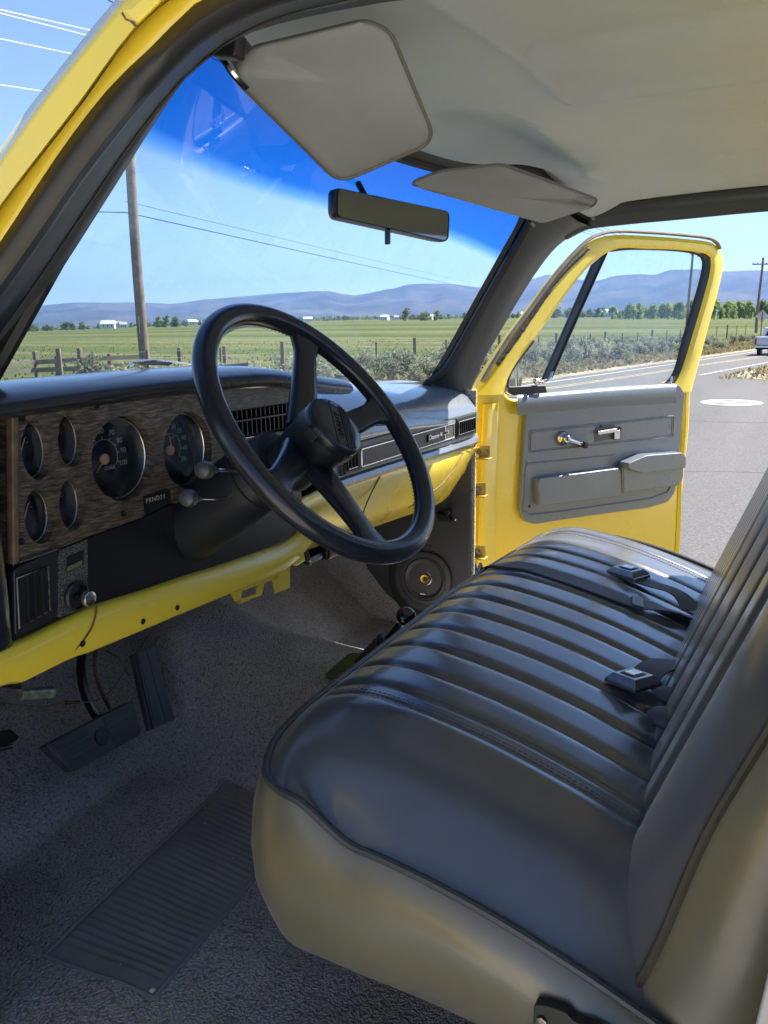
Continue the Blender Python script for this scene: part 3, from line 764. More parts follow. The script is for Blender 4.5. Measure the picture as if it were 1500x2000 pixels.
# black lower instrument panel
def lower_black():
    top = [onY(.003, *p) for p in [(26, 1100), (108, 1078), (180, 1046), (277, 1012), (330, 986)]] + [V((-.40, .003, .662)), V((-.135, .003, .655))]
    bot = [onY(.003, *p) for p in [(592, 1000), (590, 1030), (575, 1046), (553, 1066), (500, 1088), (427, 1113), (353, 1136), (283, 1155), (180, 1187), (150, 1196), (30, 1252), (20, 1240)]]
    MB().prism(top+bot, (0, .02, 0)).build('lower_instrument_panel', K['satinblack'], dash, bevel=.002)
    pts = [onY(0, *p) for p in [(114, 1076), (172, 1052), (172, 1186), (114, 1208)]]
    MB().prism(roundpoly(pts, .004), (0, .004, 0)).build('switch_panel', K['flecked'], dash, bevel=.001, label='flecked grey black switch panel beside the vent')
    # air vent
    v = MB().prism(roundpoly([onY(-.004, *p) for p in [(27, 1112), (113, 1074), (113, 1206), (30, 1244)]], .006), (0, .010, 0)).build('dash_vent', K['blackplastic'], dash, bevel=.002, label='square air vent with chrome rim at the left end of the dash')
    fr = [onY(-.0075, *p) for p in [(33, 1130), (94, 1106), (98, 1192), (38, 1227)]]
    MB().prism([p+V((0, .002, 0)) for p in fr], (0, .0015, 0)).build('vent_opening', K['hole'], v)
    MB().tube(fr, .0011, 6, closed=True).build('chrome_border', K['silver'], v)
    mb = MB()
    for t in (.27, .5, .73):
        a = fr[0].lerp(fr[1], t); b = fr[3].lerp(fr[2], t); mb.prism([a+V((-.0012, .001, 0)), a+V((.0012, .001, 0)), b+V((.0012, .001, 0)), b+V((-.0012, .001, 0))], (0, -.004, 0))
    mb.build('vent_slats', K['blackplastic'], v)
    # slot and headlamp switch
    s = MB().prism([onY(-.001, *p) for p in [(131, 1088), (164, 1074), (163, 1103), (131, 1119)]], (0, .006, 0)).build('brake_release_slot', K['hole'], dash)
    MB().prism([onY(-.003, *p) for p in [(133, 1107), (161, 1094), (160, 1103), (133, 1116)]], (0, .002, 0)).build('brake_release', simple('olive paint', (.14, .14, .07), .5), s)
    c = onY(-.002, 149, 1164)
    k = empty('headlamp_switch', parent=dash)
    MB().lathe(c, (0, -1, 0), [(0, .0195), (.003, .0195), (.005, .0165), (.001, .016), (.0, .005)], 36).build('switch_bezel', K['blackplastic'], k)
    MB().lathe(c, (0, -1, 0), [(0, .004), (.016, .004)], 12).build('switch_shaft', K['satinblack'], k)
    MB().lathe(c+V((0, -.014, 0)), (0, -1, 0), [(0, .008), (.003, .0098), (.009, .0102), (.0115, .0095), (.0125, .008), (.0120, .0)], 28).build('switch_knob', K['silver'], k)
lower_black()
def lower_yellow():
    top = resample([onY(.0, *p) for p in [(-120, 1320), (20, 1262), (60, 1245), (150, 1200), (180, 1186), (283, 1154), (353, 1130), (427, 1107), (500, 1082), (553, 1062), (588, 1036), (600, 1000)]], 40)
    bot = resample([onY(-.004, *p) for p in [(-120, 1375), (0, 1336), (33, 1332), (133, 1284), (167, 1273), (300, 1218), (333, 1204), (433, 1163), (500, 1136), (560, 1105), (600, 1062), (622, 1020)]], 40)
    r = [[p+V((0, .02, 0)) for p in top], top, [a.lerp(b, .06)+V((0, -.006, 0)) for a, b in zip(top, bot)], [a.lerp(b, .5)+V((0, -.008, 0)) for a, b in zip(top, bot)], [a.lerp(b, .90)+V((0, -.009, 0)) for a, b in zip(top, bot)], [a.lerp(b, .97)+V((0, -.005, 0)) for a, b in zip(top, bot)], bot, [p+V((0, .02, .004)) for p in bot], [p+V((0, .15, .03)) for p in bot]]
    MB().loft(r).build('lower_dash_panel', K['yellow'], dash, angle=60, solid=.002, label='yellow steel panel under the instruments')
    s = [onY(-.0125, *p) for p in [(189, 1184), (186, 1205), (178, 1228), (163, 1250), (146, 1270), (140, 1280)]]
    MB().tube(resample(s, 14), .0016, 5).build('panel_seam', K['rust'], dash)
    for x, y in ((160, 1257), (278, 1214), (345, 1187)):
        MB().lathe(onY(-.012, x, y), (0, -1, -.2), [(0, .0045), (.002, .0045), (.003, .003), (.003, 0)], 10).build('panel_screw', K['hole'], dash)
lower_yellow()
def brackets():
    b = empty('dash_brace', parent=dash)
    Pg = lambda pts, Y=.03: [onY(Y, *p) for p in pts]
    MB().prism(Pg([(533, 1128), (567, 1094), (566, 1148), (538, 1159)]), (0, .003, 0)).build('brace_leg', K['yellow'], b)
    MB().prism(Pg([(476, 1144), (540, 1108), (552, 1108), (540, 1130), (477, 1153)]), (0, .003, 0)).build('brace_beam', K['yellow'], b)
    MB().prism(Pg([(505, 1145), (517, 1137), (511, 1162), (500, 1166)]), (0, .003, 0)).build('brace_strut', K['yellow'], b)
    MB().prism(Pg([(452, 1158), (476, 1146), (468, 1178), (460, 1174)]), (0, .003, 0)).build('brace_leg', K['yellow'], b)
    MB().prism(Pg([(462, 1174), (500, 1160), (502, 1165), (468, 1180)]), (0, .003, 0)).build('brace_foot', K['yellow'], b)
    MB().prism(Pg([(565, 1075), (590, 1062), (598, 1095), (580, 1106), (567, 1104)], .05), (0, .02, 0)).build('brace_bracket', K['yellow'], b, bevel=.003)
    MB().tube([onY(.08, 590, 1070), onY(.08, 600, 1096), onY(.08, 640, 1075), onY(.08, 655, 1060)], .010, 8).build('heater_duct', K['satinblack'], b)
    MB().obox(onY(.10, 625, 1070), (.03, 0, 0), (0, .04, 0), (0, 0, .018)).build('heater_box', K['satinblack'], b, bevel=.008)
    MB().lathe(onY(.07, 598, 1098), (0, -1, 0), [(0, .006), (.01, .006), (.012, .004)], 12).build('brace_bolt', K['chrome'], b)
brackets()
MB().grid(lambda a, b: V((-.80+1.63*a, .06+.34*b, .52+.0*b+.26*b)), 4, 4).build('dash_underside', K['satinblack'], dash, solid=.003)
# ------------------------------------------------------------------ steering wheel and column
tl = math.radians(52.1)
WN = V((0, -math.sin(tl), math.cos(tl))); WE = V((0, math.cos(tl), math.sin(tl))); WX = V((1, 0, 0))
WC = V((-.426, -.233, .782))
def wp(r, a, d=0): a = math.radians(a); return WC+WX*(r*math.cos(a))+WE*(r*math.sin(a))-WN*d
def steering():
    w = empty('steering_wheel', parent=T)
    n = 96
    MB().tube([wp(.1985, 360*i/n) for i in range(n)], .0160, 20, closed=True, up=WN, sq=.92).build('rim', K['wheel'], w)
    # stitched seam on the inner side of the rim
    mb = MB()
    for i in range(150):
        a = 360*i/150; mb.tube([wp(.1985-.0152, a, .006), wp(.1985-.0156, a+1.1, .009)], .0006, 4)
    mb.build('rim_stitching', simple('seam thread', (.03, .03, .035), .7), w)
    for a in (55, 4, -108, -161):
        rows = []
        for k in range(13):
            t = k/12; r = .030+(.1875-.030)*t; d = .040*(1-t)**1.1+.003
            ww = .0185+.010*(1-t)**2+.012*max(0, t-.82)/.18; th = .0075+.006*(1-t)
            c = wp(r, a, d); A = math.radians(a+90); e = WX*math.cos(A)+WE*math.sin(A)
            sec = []
            for j in range(14):
                q = 2*pi*j/14; cx = math.copysign(abs(math.cos(q))**.6, math.cos(q)); cy = math.copysign(abs(math.sin(q))**.6, math.sin(q))
                sec.append(c+e*ww*cx+WN*th*cy)
            rows.append(sec)
        s = MB().loft(rows, closed=True, cap=True).build('spoke', K['wheel'], w, angle=60)
        mb = MB(); A = math.radians(a+90); e = WX*math.cos(A)+WE*math.sin(A)
        for k in range(16):
            t = k/16; r = .07+.11*t; mb.tube([wp(r, a, .040*(1-t)**1.1-.003)-e*.0165+WN*.001, wp(r+.004, a, .040*(1-t)**1.1-.003)-e*.0165+WN*.001], .0007, 4)
        mb.build('spoke_stitching', simple('seam thread light', (.05, .05, .055), .7), s)
    HC = WC-WE*.006+WX*.004
    MB().lathe(HC, -WN, [(-.006, .046), (.014, .047), (.02, .044), (.05, .043), (.052, .0415), (.075, .041), (.09, .040)], 48).build('hub', K['column'], w, angle=50)
    cap = MB().lathe(HC, WN, [(.004, .047), (.010, .0475), (.016, .0465), (.0195, .043), (.0205, .030), (.0205, .0)], 56).build('horn_cap', K['wheel'], w, angle=50)
    for a, ww in ((180, .009), (262, .009), (325, .008)):
        A = math.radians(a); e = WX*math.cos(A)+WE*math.sin(A); f = WX*math.cos(A+pi/2)+WE*math.sin(A+pi/2)
        MB().obox(HC+e*.0468+WN*.002, e*.0022, f*ww, WN*.007).build('cap_clip', K['blackplastic'], cap, bevel=.0015)
    # lettering and four ribs across the cap
    g = math.radians(57); ex = WX*math.cos(g)+WE*math.sin(g); ey = WN.cross(ex)
    text('GRANT', .0125, HC+WN*.0208-ey*.002-ex*.002, ex, ey, K['hole'], cap, 'cap_lettering', .0006, space=1.15)
    mb = MB()
    for k in range(4):
        o = -.011-.0042*k; hl_ = math.sqrt(max(.001, .042**2-o*o))*.97
        mb.obox(HC+WN*.0208+ey*o, ex*hl_, ey*.0009, WN*.0009)
    o = .0085; mb.obox(HC+WN*.0208+ey*o, ex*.039, ey*.0006, WN*.0007)
    mb.build('cap_ribs', simple('cap ribs', (.03, .033, .042), .35), cap)
    # column
    c = empty('steering_column', parent=T)
    ax = V((0, math.cos(math.radians(33)), -math.sin(math.radians(33))))
    MB().lathe(WC, ax, [(.085, .030), (.088, .046), (.10, .050), (.135, .0525), (.140, .0545), (.20, .0545), (.27, .0545), (.315, .0560), (.325, .0560), (.330, .050)], 56).build('column_shroud', K['column'], c, angle=40)
    MB().lathe(WC, ax, [(.32, .046), (.36, .050), (.372, .048), (.375, .04), (.60, .032)], 40).build('column_jacket', K['column'], c, angle=40)
    MB().lathe(WC, ax, [(.1385, .0549), (.1400, .0552), (.1415, .0549)], 56, capa=False, capb=False).build('shroud_seam', K['hole'], c)
    for (x0, y0, x1, y1, Yk, Ye, nm) in ((400, 918, 474, 919, -.150, -.135, 'turn_signal_lever'), (369, 973, 437, 975, -.120, -.10, 'tilt_lever')):
        a = onY(Yk, x0, y0); b = onY(Ye, x1, y1); cc = WC+ax*.17
        l = MB().tube([a, a.lerp(b, .3), b, b.lerp(cc, .35)], [.0028, .0026, .0026, .003], 10).build(nm, K['chrome'], T)
        d = (b-a).normalized()
        MB().lathe(a, d, [(-.012, .0), (-.0115, .006), (-.008, .0105), (0, .0120), (.006, .0110), (.011, .0075), (.022, .0050), (.030, .0035)], 24, capa=False).build('lever_knob', K['blackplastic'] if nm[0] == 'g' else simple(nm+' knob', (.06, .06, .065), .35), l)
steering()

# ------------------------------------------------------------------ bench seat
SX0, SX1 = -.692, .615; SM = (SX0+SX1)/2; SH = (SX1-SX0)/2
SEAMS = [-.520+.0795*i for i in range(13)]; SEAMS = [s for s in SEAMS if s < .45]
EXTRA = [-.535, -.505, .452, .478]
zc = [(-.02, .418), (0, .426), (.03, .443), (.08, .455), (.15, .449), (.25, .428), (.35, .397), (.42, .370), (.50, .34)]
def pleat(x, amp=.0072):
    ss = sorted(SEAMS+EXTRA)
    h = 0
    if x <= ss[0]: d = ss[0]-x; return amp*(1-math.exp(-d/.012))
    if x >= ss[-1]: d = x-ss[-1]; return amp*(1-math.exp(-d/.012))
    for a, b in zip(ss, ss[1:]):
        if a <= x <= b:
            w = b-a; t = (x-a)/w; k = min(1, w/.07)
            return amp*k*(1-abs(2*t-1)**6)
    return 0
def s_front(x):
    d = min(x-SX0, SX1-x); r = .085
    f = -.272
    if d < r: f -= .055*(1-math.sqrt(max(0, 1-(1-max(d, 0)/r)**2)))
    f += .012*math.exp(-((x-.1)/.5)**2)
    return f
def cushion_z(x, s):
    z = cr(zc, s)
    d = min(x-SX0, SX1-x); q = max(0, 1-max(d, 0)/.17)
    if x > 0: q = max(0, 1-max(SX1-x, 0)/.13)*.62
    z -= .103*q**2.0*(.26+.74*sstep(-.02, .10, s))
    z -= .020*sstep(-.1, .6, x)
    z += pleat(x)*sstep(-.005, .03, s)*(1-sstep(.42, .5, s))*(1-q**3)
    z += .0012*noise.noise(V((x*3.1, s*4, 2)))
    return z
def xs_seat():
    base = []
    n = 300
    for i in range(n+1): base.append(SX0+(SX1-SX0)*i/n)
    return base
def cushion():
    seat = empty('bench_seat', parent=T); xs = xs_seat(); rows = []
    ns = 56
    for j in range(ns+1):
        s = .52*j/ns
        rows.append([V((x, s_front(x)-s*(1 if True else 1), cushion_z(x, s))) for x in xs])
    # front roll-over below the piping is a separate panel
    c = MB().loft(rows).build('seat_cushion', K['vinyl'], seat, angle=80, label='black pleated vinyl seat cushion')
    # piping path: left side from the back, round the corner, along the front, to the right side
    path = []
    for k in range(26, 0, -1):
        s = .50*k/26; x = SX0; path.append(V((x-.002, s_front(x)-s, cushion_z(x, s))))
    m = 110
    for i in range(m+1):
        x = SX0+(SX1-SX0)*i/m; path.append(V((x, s_front(x)+.002, cushion_z(x, 0)+0.000)))
    for k in range(1, 27):
        s = .50*k/26; x = SX1; path.append(V((x+.002, s_front(x)-s, cushion_z(x, s))))
    path = resample(path, 300)
    MB().tube([p+V((0, 0, .001)) for p in path], .0050, 8).build('seat_piping', K['piping'], seat)
    # skirt: outward normals in plan
    P = resample(path, 200); Nn = []
    for i in range(len(P)):
        a = P[max(i-2, 0)]; b = P[min(i+2, len(P)-1)]; t = (b-a); t.z = 0; t.normalize(); Nn.append(V((-t.y, t.x, 0)) if True else 0)
    # make sure they point outwards
    cen = V((SM, -.5, .3))
    Nn = [n if n.dot((p-cen)*V((.2, 1, 0))) > 0 or abs(n.x) > .7 and n.x*(p.x-cen.x) > 0 else -n for n, p in zip(Nn, P)]
    prof = [(0, -.002), (.006, -.012), (.013, -.045), (.016, -.09), (.012, -.14), (.004, -.185), (-.006, -.215), (-.02, -.232), (-.04, -.238)]
    rows = []
    for o, dz in prof:
        r = []
        for i, (p, n) in enumerate(zip(P, Nn)):
            zb = .160
            f = dz/-.238; z = p.z+(zb-p.z)*f
            fr = abs(n.y)
            w = .006*noise.noise(V((p.x*5, p.y*6, z*7)))*math.sin(pi*min(1, f))
            # soft sag folds on the side panel
            w += .0060*math.sin((p.y*1.0+z*2.2)*27+3*noise.noise(V((p.y*4, z*4, 1))))*sstep(.2, .6, f)*(1-fr)*math.sin(pi*f)
            w += .0035*noise.noise(V((p.x*11, p.y*9, z*16)))*math.sin(pi*min(1, f))
            q = p+n*(o*1.35+w); r.append(V((q.x, q.y, z)))
        rows.append(r)
    MB().loft(rows).build('seat_side', K['vinyl_side'], seat, angle=80, label='plain vinyl side and front panel of the seat, reflected warmth tinted in')
    MB().box((SX0+.22, -.80, .0), (SX1-.05, -.50, .17)).build('seat_base', K['carpet'], seat, bevel=.01)
    # stitches beside the seams
    mb = MB()
    for sx in SEAMS+EXTRA:
        for side in ((-.0042,) if sx not in (EXTRA) else (.004,)):
            nst = 62
            for k in range(nst):
                s = .02+.42*k/nst; x = sx+side
                a = V((x, s_front(x)-s, cushion_z(x, s)+.0003)); s2 = s+.0042; b = V((x, s_front(x)-s2, cushion_z(x, s2)+.0003))
                mb.tube([a, b], .00055, 4, cap=False)
    mb.build('seat_stitching', simple('grey thread', (.10, .11, .13), .6), c)
    # ---------------- backrest
    def yb(z): return -.648-.38*(z-.30)
    def eb(x, z):
        d = min(x-(SX0+.022), (SX1-.02)-x); q = max(0, 1-max(d, 0)/.16)
        return q
    def B(x, z):
        y = yb(z); q = eb(x, z)
        y -= (.045-.02*sstep(.28, .5, z))*q**2.0 + .012*q**6 + .030*(1-sstep(-.52, -.15, x))
        y -= .016*sstep(.50, .28, z) if False else 0
        y += pleat(x, .010)*(1-q**3)*sstep(.24, .30, z)
        return y
    bx0, bx1 = SX0+.022, SX1-.02
    def topz(x):
        d = min(x-bx0, bx1-x); r = .07
        return .885-(.05*(1-math.sqrt(max(0, 1-(1-d/r)**2))) if d < r else 0)
    rows = []; nz = 70; xb = [bx0+(bx1-bx0)*i/300 for i in range(301)]
    for j in range(nz+1):
        t = j/nz; rows.append([V((x, B(x, .255+(topz(x)-.255)*t)-(.03*sstep(.93, 1, t)), .255+(topz(x)-.255)*t)) for x in xb])
    bk = MB().loft(rows).build('seat_backrest', K['vinyl'], seat, angle=80, label='upright pleated backrest of the bench seat')
    path = []
    for j in range(0, 60):
        z = .235+(topz(bx0)-.235)*j/59; path.append(V((bx0, B(bx0, z)-.0, z)))
    for i in range(1, 60):
        x = bx0+(bx1-bx0)*i/60; path.append(V((x, B(x, topz(x))-.03, topz(x)+.001)))
    for j in range(59, -1, -1):
        z = .235+(topz(bx1)-.235)*j/59; path.append(V((bx1, B(bx1, z), z)))
    path = resample(path, 240)
    MB().tube(path, .0052, 8).build('seat_piping', simple('olive piping vinyl', (.07, .065, .05), .4), seat)
    rows = []
    for o, dy in [(0, -.002), (.010, -.010), (.020, -.045), (.022, -.09), (.014, -.13), (0, -.16), (-.03, -.18)]:
        r = []
        for i, p in enumerate(path):
            a = path[max(i-2, 0)]; b = path[min(i+2, len(path)-1)]; t = b-a; t.y = 0; t.normalize(); n = V((-t.z, 0, t.x))
            if n.dot(p-V((SM, 0, .5))) < 0: n = -n
            w = .006*noise.noise(V((p.x*4, p.z*7, dy*9)))
            q = p+n*(o+w*min(1, -dy*20)); r.append(V((q.x, q.y+dy, q.z)))
        rows.append(r)
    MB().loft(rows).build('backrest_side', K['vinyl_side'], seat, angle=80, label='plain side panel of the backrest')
    mb = MB()
    for sx in SEAMS+EXTRA:
        for k in range(60):
            z = .30+.55*k/60; x = sx-.0042; mb.tube([V((x, B(x, z)+.0004, z)), V((x, B(x, z+.005)+.0004, z+.005))], .00055, 4, cap=False)
    mb.build('seat_stitching', bpy.data.materials['grey thread'], bk)
    # recliner cover at the lower back corner
    pts = [onX(-.728, *p) for p in [(1042, 1962), (1064, 1964), (1106, 1978), (1120, 1996), (1160, 2008), (1215, 2040), (1215, 2090), (1040, 2090)]]
    r = MB().prism(roundpoly(pts, .005), (.012, 0, 0)).build('seat_hinge_cover', K['blackplastic'], seat, bevel=.004, seg=3)
    p = onX(-.729, 1058, 1995); MB().lathe(p, (-1, 0, 0), [(0, .0055), (.002, .0055), (.0026, .004), (.0012, .0035), (.0012, 0)], 6).build('hinge_screw', K['bolt'], r)
cushion()
def sz(x, y, off=0):
    return cushion_z(x, max(0, s_front(x)-y))+off
# ------------------------------------------------------------------ seat belts (loose things lying on the seat)
def strap(parent, pts, w, name='strap', th=.0012, twist=None):
    pts = resample(pts, 40); rows = []
    for i, p in enumerate(pts):
        a = pts[max(i-1, 0)]; b = pts[min(i+1, len(pts)-1)]; t = (b-a).normalized()
        up = V((0, 0, 1)); 
        if twist: ang = twist(i/39); 
        else: ang = 0
        s = t.cross(up).normalized(); nrm = s.cross(t).normalized()
        s2 = s*math.cos(ang)+nrm*math.sin(ang); n2 = nrm*math.cos(ang)-s*math.sin(ang)
        rows.append([p+s2*w/2+n2*th, p-s2*w/2+n2*th, p-s2*w/2-n2*th, p+s2*w/2-n2*th])
    return MB().loft(rows, closed=True, cap=True).build(name, K['belt'], parent, angle=50, bevel=.0004)
def buckle(parent, c, ax, ay, az, chrome=True):
    ax, ay, az = [V(v).normalized() for v in (ax, ay, az)]
    L_, W, Hh = .034, .026, .010
    rows = []
    for s, z in [(1, -.0), (1.0, .005), (.96, .008), (.72, .016), (.70, .0165)]:
        rows.append([c+ax*L_*sx*s+ay*W*sy*s+az*z for sx, sy in ((-1,-1),(1,-1),(1,1),(-1,1))])
    b = MB().loft(rows, closed=True, cap=True).build('buckle', simple('brushed buckle metal', (.32, .33, .35), .25, metal=.8), parent, bevel=.0015)
    MB().obox(c+az*.0165, ax*.016, ay*.012, az*.0012).build('buckle_frame', K['satinblack'], b, bevel=.001)
    MB().obox(c+az*.0180, ax*.0125, ay*.0085, az*.0012).build('release_button', K['silver'], b, bevel=.001)
    MB().obox(c-ax*.034+az*.003, ax*.002, ay*.025, az*.0035).build('buckle_edge', K['chrome'], b, bevel=.001)
    return b
def belts():
    # centre buckle, near
    b = empty('seat_belt'); tag(b, 'nearer seat belt buckle with a square silver button on the middle of the bench', 'seat belt', 'seat belts on the bench')
    c = onZ(.40, 1236, 1336)
    for _ in range(4): c = onZ(sz(c.x, c.y, .010), 1236, 1336)
    e1 = V((-.62, -.10, .12)); e1 = (onZ(c.z, 1205, 1335)-onZ(c.z, 1262, 1360)); 
    ax = (onZ(c.z, 1222, 1345)-onZ(c.z, 1278, 1318)); ax.z = .01
    ay = V((0, 0, 1)).cross(ax).normalized()
    buckle(b, c, ax, ay, V((-.10, .15, 1)).normalized() if False else V((0, 0, 1)))
    a1 = ax.normalized()
    strap(b, [c-a1*.030+V((0, 0, .008)), c-a1*.055+V((0, 0, .018)), c-a1*.085+V((0, -.005, .020)), c-a1*.13+V((0, -.01, .012))], .046)
    # grey tongue-shaped webbing end below it
    e = empty('seat_belt'); tag(e, 'rolled grey belt sleeve poking out of the seat joint below the nearer buckle', 'seat belt', 'seat belts on the bench')
    for (x, y, r, dx) in ((1300, 1350, .024, .0), (1290, 1392, .028, -.01)):
        p = onZ(sz(-.28, -.64, .020), x-26, y)
        q = V((p.x+.01, p.y-.06, p.z-.012))
        rows = []
        for k in range(9):
            t = k/8; cpt = p.lerp(q, t); rr = r*math.sqrt(max(.02, 1-(1-t)**3.2))
            rows.append([cpt+V((math.cos(2*pi*j/12)*rr, 0, math.sin(2*pi*j/12)*rr*.55)) for j in range(12)])
        MB().loft(rows, closed=True, cap=True).build('belt_sleeve', simple('grey belt sleeve', (.07, .08, .10), .6), e)
    # far buckle on the sun-lit stripe
    b = empty('seat_belt'); tag(b, 'farther seat belt buckle lying with its folded strap near the sunlit end of the bench', 'seat belt', 'seat belts on the bench')
    c = onZ(.405, 1226, 1128); c.z = sz(c.x, c.y, .008); c = onZ(c.z, 1226, 1124)
    ax = onZ(c.z, 1204, 1120)-onZ(c.z, 1245, 1132); ax.z = 0
    buckle(b, c, ax, V((0, 0, 1)).cross(ax), V((0, 0, 1)))
    pts = []
    for (x, y, o) in ((1250, 1134, .010), (1275, 1142, .022), (1310, 1152, .026), (1335, 1168, .026), (1350, 1192, .018)):
        z = .40
        for _ in range(3):
            p = onZ(z, x, y); z = sz(p.x, p.y, o)
        pts.append(onZ(z, x, y))
    strap(b, pts, .034)
    # long lap strap
    b = empty('seat_belt'); tag(b, 'long flat lap belt stretched front to back across the far half of the bench', 'seat belt', 'seat belts on the bench')
    pts = []
    for (x, y, o) in ((957, 1112, -.02), (985, 1103, .004), (1030, 1106, .004), (1100, 1128, .004), (1180, 1156, .005), (1245, 1180, .006), (1290, 1185, .016), (1325, 1198, .010), (1352, 1206, .006), (1380, 1215, .0)):
        z = .42
        for _ in range(4):
            p = onZ(z, x, y); z = sz(p.x, p.y, o)
        pts.append(onZ(z, x, y))
    strap(b, pts, .046)
    p = pts[5]; t = (pts[6]-pts[4]).normalized(); s = V((0, 0, 1)).cross(t).normalized()
    MB().obox(p+V((0, 0, .003)), t*.010, s*.026, V((0, 0, .0035))).build('belt_slider', simple('grey slider', (.12, .14, .18), .4), b, bevel=.001)
    # tongue hanging off the front edge
    c = onZ(.40, 936, 1120)
    MB().obox(c, V((.012, 0, .014)), V((0, .004, .0)), V((-.006, 0, .010))).build('belt_tongue', K['chrome'], b, bevel=.002)
belts()

# ------------------------------------------------------------------ floor
def fz(x, y):
    t = .185*math.exp(-(abs(x-.10)/.23)**3.6)
    t *= .80+.2*sstep(-.4, .2, y)
    z = max(0, t)
    toe = max(0, y-.36); z2 = toe*.80
    hump = .06*math.exp(-(abs(x-.10)/.30)**3)*sstep(.2, .6, y)
    z = math.log(math.exp(z*26)+math.exp(z2*26)-1)/26+hump
    z += .006*noise.noise(V((x*5, y*5, 0)))+.003*noise.noise(V((x*14, y*14, 3)))
    # ruck where the carpet was cut
    z += .016*math.exp(-((x+.02+.3*(y-.42))/.05)**2-((y-.48)/.09)**2)
    return z
def floor():
    MB().grid(lambda a, b: (lambda x, y: V((x, y, fz(x, y)-(.02*sstep(.80, .84, abs(x))))))(-.84+1.68*a, .92-1.92*b), 150, 150).build('carpet', K['carpet'], T, angle=80, label='dark grey loop pile carpet on the cab floor')
    # ribbed heel pad sewn on the driver's side
    cs = [onZ(.004, *p) for p in [(436, 1532), (590, 1600), (300, 1947), (86, 1862)]]
    a, b, c, d = cs
    def f(u, v):
        p = a.lerp(b, u).lerp(d.lerp(c, u), v)
        e = min(u, 1-u, v, 1-v); z = fz(p.x, p.y)+.0015+.0035*sstep(0, .05, e)
        wave = .0009*math.sin(v*2*pi*34)*sstep(.03, .08, e)
        return V((p.x, p.y, z+wave))
    MB().grid(f, 40, 340).build('heel_pad', K['heel'], T, label='ribbed rubber heel pad sewn on the driver side carpet')
    MB().tube([f(u, v)+V((0,0,.0)) for u, v in [(i/20, 0) for i in range(21)]+[(1, i/20) for i in range(21)]+[(1-i/20, 1) for i in range(21)]+[(0, 1-i/20) for i in range(20)]], .0035, 6, closed=True).build('pad_edge', K['heel'], T)
    # small litter on the pad
    rnd = random.Random(3)
    for k, (x, y, r) in enumerate(((298, 1935, .0042), (221, 1920, .0016), (401, 1577, .0018), (400, 1608, .0014), (236, 1885, .0012), (492, 1675, .0014), (455, 1677, .0013))):
        p = onZ(.006, x, y); p.z = fz(p.x, p.y)+.006
        c = MB().lathe(p, (0, 0, 1), [(-r, 0), (-r*.6, r*.9), (0, r*1.2), (r*.5, r*.7), (r*.8, 0)], 6, False, False).build('crumb', simple('crumb', (.6, .58, .5), .6) if k == 0 else bpy.data.materials['crumb'], None)
        tag(c, 'pale crumb at the corner of the ribbed floor pad, largest of the specks' if k == 0 else 'tiny pale speck of grit lying on the dark floor pad', 'crumb', 'specks of grit on the floor pad')
floor()
